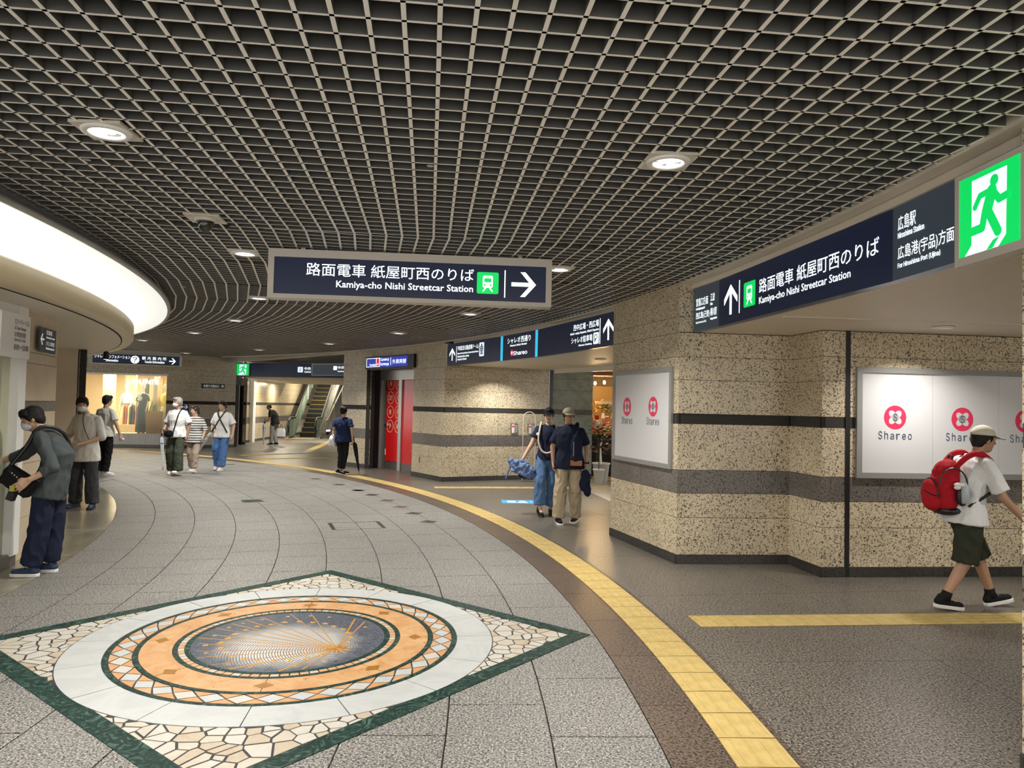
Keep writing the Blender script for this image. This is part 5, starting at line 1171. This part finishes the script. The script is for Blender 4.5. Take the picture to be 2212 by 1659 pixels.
def umbrella(t, label, a, b, m='umbrella_clear', hook=True, r=.035):
    u = worn(t, 'umbrella', label, 'umbrella'); a, b = Vector(a), Vector(b); d = (b-a).normalized(); L = (b-a).length
    mb = MB(); n_ = 12; pr = [(0., .012), (.08, r), (.22, r*1.05), (.5, r*.75), (.85, r*.4), (.93, .008)]; rs = []; o1 = d.orthogonal().normalized(); o2 = d.cross(o1)
    for tt, rr in pr: rs.append([a+d*L*(.12+.86*tt)+(o1*math.cos(2*pi*i/n_)+o2*math.sin(2*pi*i/n_))*rr*(1.12 if i % 2 else .85) for i in range(n_)])
    mb.rings(rs).build('canopy', m, u); MB().tube([a+d*L*.9, b], .006, 6).build('tip', 'black', u); MB().tube([a-d*.02, a+d*L*.14], .012, 8).build('handle', 'black', u)
    MB().tube([a+d*L*.30+(o1*math.cos(2*pi*i/12)+o2*math.sin(2*pi*i/12))*r*1.12 for i in range(13)], .006, 5).build('tie', 'black', u)
    if hook: MB().tube([a-d*.02]+[a-d*.02+o1*.03*(1-math.cos(pi*i/6))-d*.03*math.sin(pi*i/6)*1.5 for i in range(1, 7)], .010, 6).build('hook', 'black', u)
    return u

# 1 man with red backpack walking right
t, j, T = person('man in white shirt, dark shorts and cream cap striding past the posters', 4.10, 6.5, -90, 1.67,
    dict(pel=(0, -.05, .875), chest=(0, -.03, 1.13), neck=(0, .035, 1.345), head=(0, .125, 1.515), shR=(.185, .04, 1.30), elR=(.225, .15, 1.02), wrR=(.225, .33, .835), shL=(-.185, .02, 1.30), elL=(-.235, -.12, 1.05), wrL=(-.235, -.02, .82),
         hipR=(.09, -.05, .86), knR=(.09, -.085, .45), anR=(.09, -.285, .105), hipL=(-.09, -.05, .86), knL=(-.09, .12, .47), anL=(-.09, .255, .098)),
    'skin_tan', (0, 4), 'short', 'hair_black', 'tee_white', .82, .11, 'dark_olive', 'shorts', 1, 'black_cloth', 'white_shoe', ((0, -6), (0, 12)), cap='cap_cream', socks='black_cloth', vox=.009, collar=True, curl=(1.0, .8), bulk=1.06)
bp = worn(t, 'backpack', 'bright red backpack with black trim on the back of the man in the cream cap', 'backpack'); Q = lambda u, y_, z: V(u, y_, z)
mb = MB()
for c, r_ in (((0, -.25, 1.02), (.15, .12, .18)), ((0, -.22, 1.14), (.14, .10, .16)), ((0, -.19, 1.22), (.12, .075, .09)), ((0, -.24, .94), (.15, .11, .10))): mb.ell(c, r_)
main = remesh(mb, 'main_sack', 'bag_red', bp, .011, .004, 12, 3)
mb = MB(); mb.ell((0, -.35, 1.0), (.115, .065, .135)); mb.ell((0, -.335, .94), (.115, .07, .09)); fp = remesh(mb, 'front_pocket', 'bag_red', bp, .011, .003, 14, 2)
MB().tube([(.02*0+.118*math.cos(a), -.352-.03*math.sin(a)*0, 1.0+.138*math.sin(a)) for a in [pi*i/10-.1 for i in range(11)]], .007, 6).build('zip', 'black', fp)
MB().tube([(.155, -.24+.12*math.cos(a), 1.10+.14*math.sin(a)) for a in [pi*i/10 for i in range(11)]], .007, 6).build('zip', 'black', main)
MB().tube([(.02, -.415, 1.03), (.09, -.395, 1.0), (.128, -.34, .99)], .006, 6).build('trim_strip', 'black', fp); MB().ell((0, -.21, .86), (.15, .12, .05)).build('base_panel', 'black', bp, True)
for s in (-1, 1): 
    MB().rope([(.10*s, -.19, 1.24), (.12*s, -.09, 1.345), (.125*s, .02, 1.365), (.135*s, .11, 1.30)], [.022, .026, .026, .02], 8).build('shoulder_strap', 'bag_red', bp, True)
    MB().rope([(.135*s, .11, 1.30), (.15*s, .135, 1.20), (.168*s, .09, 1.05), (.17*s, -.12, .91)], .013, 6).build('webbing', 'black', bp, True)
MB().tube([(-.03, -.18, 1.30), (-.03, -.17, 1.34), (.03, -.17, 1.34), (.03, -.18, 1.30)], .009, 6).build('grab_loop', 'black', bp)
MB().ell((.165, -.17, 1.0), (.03, .05, .09)).build('side_pocket', 'black', bp, True)
tw = worn(t, 'towel', 'white cloth and clear bottle stuffed in the side net of the red backpack', 'cloth'); mb = MB(); mb.ell((.19, -.20, 1.10), (.025, .06, .02)); mb.ell((.195, -.23, 1.075), (.02, .03, .018)); mb.build('cloth', 'paper', tw, True); MB().lathe([(.001, 0), (.03, 0), (.033, .1), (.03, .14), (.012, .16), (.012, .18)], 14, (.20, -.165, .94)).build('bottle', 'umbrella_clear', tw, True)

# 2 worker leaning into the booth
t, j, T = person('young man in dark slate shirt and white mask leaning into the booth', -4.50, 6.94, 94, 1.66,
    dict(pel=(0, -.14, .90), chest=(0, -.20, 1.15), neck=(0, -.03, 1.375), head=(.0, .06, 1.505), shL=(-.20, -.13, 1.335), elL=(-.31, -.31, 1.06), wrL=(-.375, -.145, .955), shR=(.18, .02, 1.325), elR=(.17, .24, 1.13), wrR=(.14, .46, 1.08),
         hipL=(-.09, -.13, .87), knL=(-.09, -.10, .47), anL=(-.09, -.03, .09), hipR=(.09, -.13, .87), knR=(.10, -.13, .47), anR=(.10, -.10, .09)),
    'skin', (22, 22), 'fringe', 'hair_black', 'shirt_slate', 1.45, .16, 'trouser_navy', 'wide', .93, 'blue_shoe', 'white_shoe', ((0, 0), (0, 0)), mask=True, vox=.009, collar=True, curl=(.3, .35), palms=(None, (1, .1, .1)))
bg = worn(t, 'shoulder_bag', 'bulky black shoulder bag hanging at the hip of the leaning man', 'bag'); mb = MB()
def slant(mb, c, r, ang): 
    q = Matrix.Rotation(rad(ang), 3, 'X'); m_ = MB().box((-r[0], -r[1], -r[2]), (r[0], r[1], r[2])); mb.add([q @ Vector(p)+Vector(c) for p in m_.v], m_.f)
slant(mb, (-.255, .01, .905), (.055, .145, .085), 32); slant(mb, (-.265, -.02, .87), (.055, .10, .07), 32); mb.ell((-.25, .09, .98), (.05, .07, .06)); remesh(mb, 'bag_body', 'black_cloth', bg, .011, .004, 12, 6)
mb = MB(); slant(mb, (-.315, .02, .915), (.012, .10, .055), 32); remesh(mb, 'front_pocket', 'black_cloth', bg, .009, .002, 12, 2)
mb = MB(); slant(mb, (-.25, .07, .775), (.03, .03, .045), 20); mb.build('buckle_flap', 'black', bg)
MB().rope([(-.27, .10, 1.02), (-.22, -.02, 1.22), (-.15, -.10, 1.40), (.02, -.22, 1.34), (.14, -.26, 1.1)], .018, 6).build('strap', 'black', bg, True)
mb = MB(); [mb.ell((-.335, .03-.022*k, .985-.018*k), (.008, .007, .008), None, 8, 6) for k in range(5)]; mb.build('chain', 'steel', bg, True)
wl_ = worn(t, 'card_holder', 'small yellow-green card held in the leaning man\'s near hand', 'card'); MB().box((-.405, -.035, .83), (-.39, .005, .88)).build('card', 'leaf_b', wl_)

# 3 masked man standing with papers
t, j, T = person('man in white mask, loose cream shirt and wide dark trousers holding papers', -6.49, 11.14, 176, 1.71,
    dict(head=(.055, .045, 1.57), elR=(.275, .0, 1.10), wrR=(.17, .20, 1.03), elL=(-.25, -.0, 1.08), wrL=(-.06, .23, .985), anR=(.145, -.02, .088), anL=(-.15, .02, .088), knR=(.12, .03, .49), knL=(-.125, .03, .49), pel=(0, 0, .92)),
    'skin', (32, 10), 'fringe', 'hair_black', 'shirt_cream', 1.12, .20, 'trouser_grey', 'wide', 1.0, 'blue_shoe', 'black', ((-12, 0), (20, 0)), mask=True, curl=(.7, .6), bulk=1.04, palms=((-.6, .3, .6), (.4, .2, .8)))
pp = worn(t, 'paper_slip', 'long white paper slips in the hands of the standing masked man', 'paper')
MB().add([V(.13, .27, 1.03), V(-.02, .30, .97), V(-.02, .36, .985), V(.13, .33, 1.045)], [(0, 1, 2, 3)]).build('sheet', 'paper', pp); MB().add([V(.0, .29, 1.0), V(-.1, .31, .965), V(-.08, .35, 1.04), V(-.03, .33, 1.07)], [(0, 1, 2, 3)]).build('sheet', 'paper', pp)
cb = worn(t, 'earphones', 'thin dark earphone cord down the chest of the standing masked man', 'cable'); MB().rope([(.0, .07, 1.46), (-.02, .125, 1.36), (-.055, .145, 1.24), (-.11, .15, 1.12), (-.15, .13, 1.03)], .006, 5).build('cord', 'black', cb)
# 4 man seen from behind
t, j, T = person('man seen from behind in white T-shirt and black trousers in front of the fashion shop', -8.82, 15.84, -18, 1.76,
    dict(elR=(.27, -.0, 1.12), wrR=(.31, .08, .88), elL=(-.26, .02, 1.1), wrL=(-.22, .16, .93), anR=(.03, .0, .088), anL=(-.06, -.03, .088), knR=(.07, .03, .49)), 'skin', (-8, 0), 'short', 'hair_black', 'shirt_cream', .8, .10, 'black_cloth', 'straight', .95, 'white_shoe', 'white_shoe', ((-60, 0), (-50, 0)), bulk=1.1)
pp = worn(t, 'tissue', 'crumpled white paper in the right hand of the man seen from behind', 'paper'); mb = MB(); mb.ell((.335, .14, .80), (.05, .03, .03), None, 7, 5); mb.build('crumple', 'paper', pp)
# 5 grey-haired man
t, j, T = person('grey-haired man in mask, white T-shirt and green trousers walking towards the camera', -7.50, 16.37, 172, 1.75,
    dict(anR=(.14, -.06, .088), anL=(-.15, .14, .10), knR=(.12, .05, .49), knL=(-.12, .11, .50), elR=(.27, -.02, 1.10), wrR=(.245, .12, .96), elL=(-.25, -.05, 1.1), wrL=(-.23, -.02, .86)), 'skin_tan', (-22, 0), 'short', 'hair_grey', 'tee_white', .85, .10, 'olive', 'wide', .96, 'white_shoe', 'beige_pink', ((10, 0), (-10, 16)), mask=True, bulk=1.1, curl=(1.1, .5))
bg = worn(t, 'shoulder_bag', 'small black shoulder bag on the front of the grey-haired man', 'bag'); mb = MB(); mb.ell((.08, .19, .93), (.12, .05, .085)); mb.box((-.02, .15, .86), (.18, .22, .99)); remesh(mb, 'bag_body', 'black_cloth', bg, .012); MB().box((.01, .22, .91), (.05, .226, .95)).build('patch', 'poster_white', bg)
MB().rope([(-.02, .17, .99), (-.06, .165, 1.15), (-.10, .13, 1.36), (-.11, .03, 1.475), (-.05, -.13, 1.3), (.12, -.14, 1.0)], .014, 6).build('strap', 'black', bg, True)
umbrella(t, 'folded pale clear umbrella held by the grey-haired man', (.25, .20, .96), (.11, .30, .13))
# 6 striped woman
t, j, T = person('short-haired woman in navy striped top and beige trousers beside the grey-haired man', -7.38, 17.0, 176, 1.55,
    dict(anR=(.08, -.08, .088), anL=(-.10, .12, .10), knL=(-.10, .12, .5), knR=(.09, .03, .49), elR=(.25, -.04, 1.12), elL=(-.27, -.02, 1.12), wrL=(-.26, .06, .92)), 'skin_pale', (-35, 0), 'tail', 'hair_brown', 'stripe_shirt', 1.2, .16, 'beige_pink', 'straight', .88, 'white_shoe', 'white_shoe', ((0, 0), (-15, 12)), female=True, bulk=1.12)
# 7 young man with crossed straps
t, j, T = person('young man in white T-shirt with crossed dark straps and blue jeans walking forward', -7.02, 17.71, 176, 1.69,
    dict(anR=(.10, -.05, .10), anL=(-.07, .12, .088), knR=(.10, .10, .52), knL=(-.08, .08, .49), elR=(.26, -.03, 1.10), wrR=(.20, .12, .88), elL=(-.27, -.04, 1.1), wrL=(-.28, .04, .86)), 'skin', (-20, 0), 'fringe', 'hair_black', 'tee_white', .85, .12, 'jeans_bright', 'wide', .93, 'white_shoe', 'white_shoe', ((0, 0), (0, 0)), bulk=1.04, curl=(1.1, .5))
st = worn(t, 'crossed_straps', 'olive and black bag straps crossing on the chest of the young man in jeans', 'strap')
MB().rope([(.10, .02, 1.47), (.06, .12, 1.36), (-.03, .152, 1.2), (-.12, .14, 1.04), (-.17, .10, .92)], .018, 6).build('strap', 'strap_olive', st, True); MB().rope([(-.10, .02, 1.47), (-.06, .125, 1.36), (.02, .158, 1.22), (.13, .14, 1.03), (.19, .11, .94)], .014, 6).build('strap', 'black', st, True)
umbrella(t, 'folded clear umbrella pointing down in the hand of the young man in jeans', (.16, .16, 1.0), (.48, .30, .36), hook=True, r=.03)
# 8 stooping old man
t, j, T = person('stooping old man in black shirt and grey trousers near the foot of the escalator', -9.27, 28.44, 82, 1.68,
    dict(pel=(0, -.05, .92), chest=(0, .0, 1.18), neck=(0, .12, 1.37), head=(0, .22, 1.50), shR=(.18, .08, 1.33), shL=(-.18, .08, 1.33), elL=(-.23, .05, 1.08), wrL=(-.22, .22, .95), elR=(.23, -.04, 1.06), wrR=(.22, -.06, .82), anL=(-.1, .04, .088), anR=(.1, -.08, .088)), 'skin_tan', (10, 22), 'thin', 'hair_black', 'black_cloth', .85, .10, 'grey_trouser', 'straight', .97, 'black_cloth', 'white_shoe', vox=.013)
umbrella(t, 'pale folded umbrella used as a cane by the stooping old man', (-.22, .27, .96), (-.22, .30, .03), r=.06)
bg = worn(t, 'shopping_bag', 'white shopping bag behind the stooping old man', 'bag'); MB().rings([[(.22+s*a*.4, -.22+s2*a, z) for s, s2 in ((-1, -1), (1, -1), (1, 1), (-1, 1))] for z, a in ((.34, .15), (.55, .14), (.66, .10))]).build('body', 'plastic_white', bg); MB().rope([(.22, -.28, .65), (.22, -.2, .82), (.22, -.14, .65)], .01, 5).build('handle', 'black', bg)
# 9 woman in navy T-shirt from behind
t, j, T = person('woman with dark hair bun in navy T-shirt and black trousers seen from behind', -4.00, 17.34, -8, 1.62,
    dict(anR=(-.01, .06, .088), anL=(-.05, -.05, .10), knR=(.05, .08, .49), knL=(-.06, .06, .50), elR=(.25, -.06, 1.12), wrR=(.25, .02, .84), elL=(-.23, -.04, 1.12), wrL=(-.24, .17, 1.10), pel=(.02, 0, .93)), 'skin_pale', (-14, 0), 'bun', 'hair_black', 'navy_tee', .7, .12, 'black_cloth', 'slim', .86, 'black_cloth', 'white_shoe', ((-65, 0), (-50, -15)), female=True, bulk=1.05, curl=(1.1, 1.0))
umbrella(t, 'black folded umbrella used like a cane by the woman in the navy T-shirt', (.26, .04, .88), (.42, .05, .02), 'black_cloth', r=.045)
bg = worn(t, 'plastic_bag', 'white plastic carrier bag on the left arm of the woman in the navy T-shirt', 'bag'); mb = MB(); mb.ell((-.27, .06, .80), (.09, .10, .13)); mb.ell((-.30, .06, .74), (.08, .09, .09)); mb.ell((-.23, .06, .74), (.06, .08, .10)); remesh(mb, 'sack', 'plastic_white', bg, .013, .012, 12, 1); MB().rope([(-.27, .10, .9), (-.245, .06, 1.10), (-.25, .02, 1.08), (-.27, .02, .9)], .014, 5).build('handle', 'plastic_white', bg)
# 10, 11 couple
t, j, T = person('woman in black cap, navy T-shirt and wide blue jeans walking beside her companion', .60, 11.55, 172, 1.69,
    dict(head=(.0, .025, 1.575), elR=(.265, .02, 1.12), wrR=(.385, .07, .90), elL=(-.22, -.02, 1.11), wrL=(-.165, .10, .88), anR=(.10, .17, .12), anL=(-.06, -.02, .088), knR=(.11, .17, .52), knL=(-.08, .05, .49), hipR=(.09, .02, .90)), 'skin_pale', (0, 0), 'tail', 'hair_black', 'black_navy', .55, .05, 'jeans', 'wide', .84, 'black_cloth', 'black', ((20, -14), (10, 0)), glasses=True, cap='black_cloth', female=True, curl=(1.1, .6), vox=.0095)
st = worn(t, 'bag_strap', 'thick pale rope strap looped across the front of the woman in the cap', 'strap'); MB().rope([(.12, .0, 1.46), (.13, .11, 1.36), (.145, .15, 1.18), (.09, .165, 1.02), (-.01, .17, .985), (-.10, .165, 1.06), (-.14, .14, 1.25), (-.125, .08, 1.4), (-.10, .0, 1.46)], .014, 8).build('rope', 'cap_cream', st, True); MB().ell((.155, .10, 1.27), (.035, .03, .03)).build('clip', 'cap_cream', st, True)
wt = worn(t, 'wrist_watch', 'black watch on the left wrist of the woman in the cap', 'watch'); MB().tube([(-.172+.032*math.cos(a), .085+.01*math.sin(a), .905+.03*math.sin(a)*.4) for a in [2*pi*i/12 for i in range(13)]], .012, 6).build('band', 'black', wt); MB().ell((-.175, .115, .905), (.02, .012, .02)).build('dial', 'black', wt)
bg = worn(t, 'rucksack', 'crumpled blue fabric rucksack swinging from the woman\'s right hand', 'bag'); mb = MB()
def skew(mb, c, r, ang):
    q = Matrix.Rotation(rad(ang), 3, 'Y'); m_ = MB().box((-r[0], -r[1], -r[2]), (r[0], r[1], r[2])); mb.add([q @ Vector(p)+Vector(c) for p in m_.v], m_.f)
for c, r_, g in (((.42, .12, .73), (.12, .075, .075), -14), ((.32, .12, .69), (.10, .085, .08), -32), ((.50, .125, .775), (.055, .06, .06), 20), ((.55, .12, .80), (.035, .025, .07), 30), ((.39, .10, .80), (.07, .045, .045), -25), ((.27, .12, .64), (.06, .06, .05), -40)): skew(mb, c, r_, g)
remesh(mb, 'sack', 'cloth_blue', bg, .009, .022, 13, 2); MB().rope([(.58, .12, .77), (.62, .13, .66), (.655, .14, .55)], [.016, .014, .012], 6).build('loose_strap', 'cloth_blue', bg, True); mb = MB(); mb.ell((.33, .10, .62), (.13, .08, .05)); remesh(mb, 'lining', 'trouser_navy', bg, .012, .008, 12, 1)
t, j, T = person('man in khaki cap, glasses, navy polo and khaki trousers walking forward', .87, 10.76, 176, 1.70,
    dict(head=(.02, .04, 1.57), elR=(.25, -.03, 1.11), wrR=(.235, .05, .88), elL=(-.26, -.04, 1.10), wrL=(-.25, .04, .86), anR=(.14, .10, .088), anL=(-.10, -.10, .088), knR=(.125, .12, .49), knL=(-.10, .04, .49)), 'skin_tan', (14, 0), 'short', 'hair_black', 'black_navy', .75, .12, 'khaki', 'wide', .97, 'black_cloth', 'white_shoe', ((12, 0), (-14, 0)), glasses=True, cap='cap_khaki', bulk=1.14, collar=True, curl=(.6, 1.1), vox=.0095)
bg = worn(t, 'shoulder_bag', 'dark blue bag with orange leather base worn by the man in the khaki cap', 'bag'); mb = MB(); mb.ell((-.10, .17, 1.12), (.085, .05, .20)); mb.ell((-.10, .17, .97), (.09, .055, .10)); remesh(mb, 'bag_body', 'trouser_navy', bg, .011, .005, 11, 2); MB().box((-.185, .135, .86), (-.015, .215, .935)).build('leather_base', 'orange_leather', bg); MB().rope([(-.10, .16, 1.3), (-.12, .08, 1.44), (-.10, -.05, 1.46), (-.02, -.15, 1.3)], .018, 6).build('strap', 'trouser_navy', bg, True)
MB().tube([(-.06, .222, 1.2), (-.06, .222, 1.0)], .006, 5).build('zip', 'steel', bg)
cs = worn(t, 'folded_jacket', 'dark crumpled jacket hanging from the left hand of the man in the khaki cap', 'jacket'); mb = MB(); mb.ell((-.24, .10, .72), (.06, .05, .08)); mb.ell((-.23, .10, .60), (.08, .05, .12)); mb.ell((-.27, .10, .50), (.05, .04, .09)); remesh(mb, 'cloth', 'black_navy', cs, .012, .012, 12, 1)
wt = worn(t, 'wrist_watch', 'black watch on the left wrist of the man in the khaki cap', 'watch'); MB().tube([(-.252+.034*math.cos(a), .03+.03*math.sin(a), .895) for a in [2*pi*i/12 for i in range(13)]], .012, 6).build('band', 'black', wt); MB().ell((-.285, .04, .895), (.012, .02, .02)).build('dial', 'black', wt)
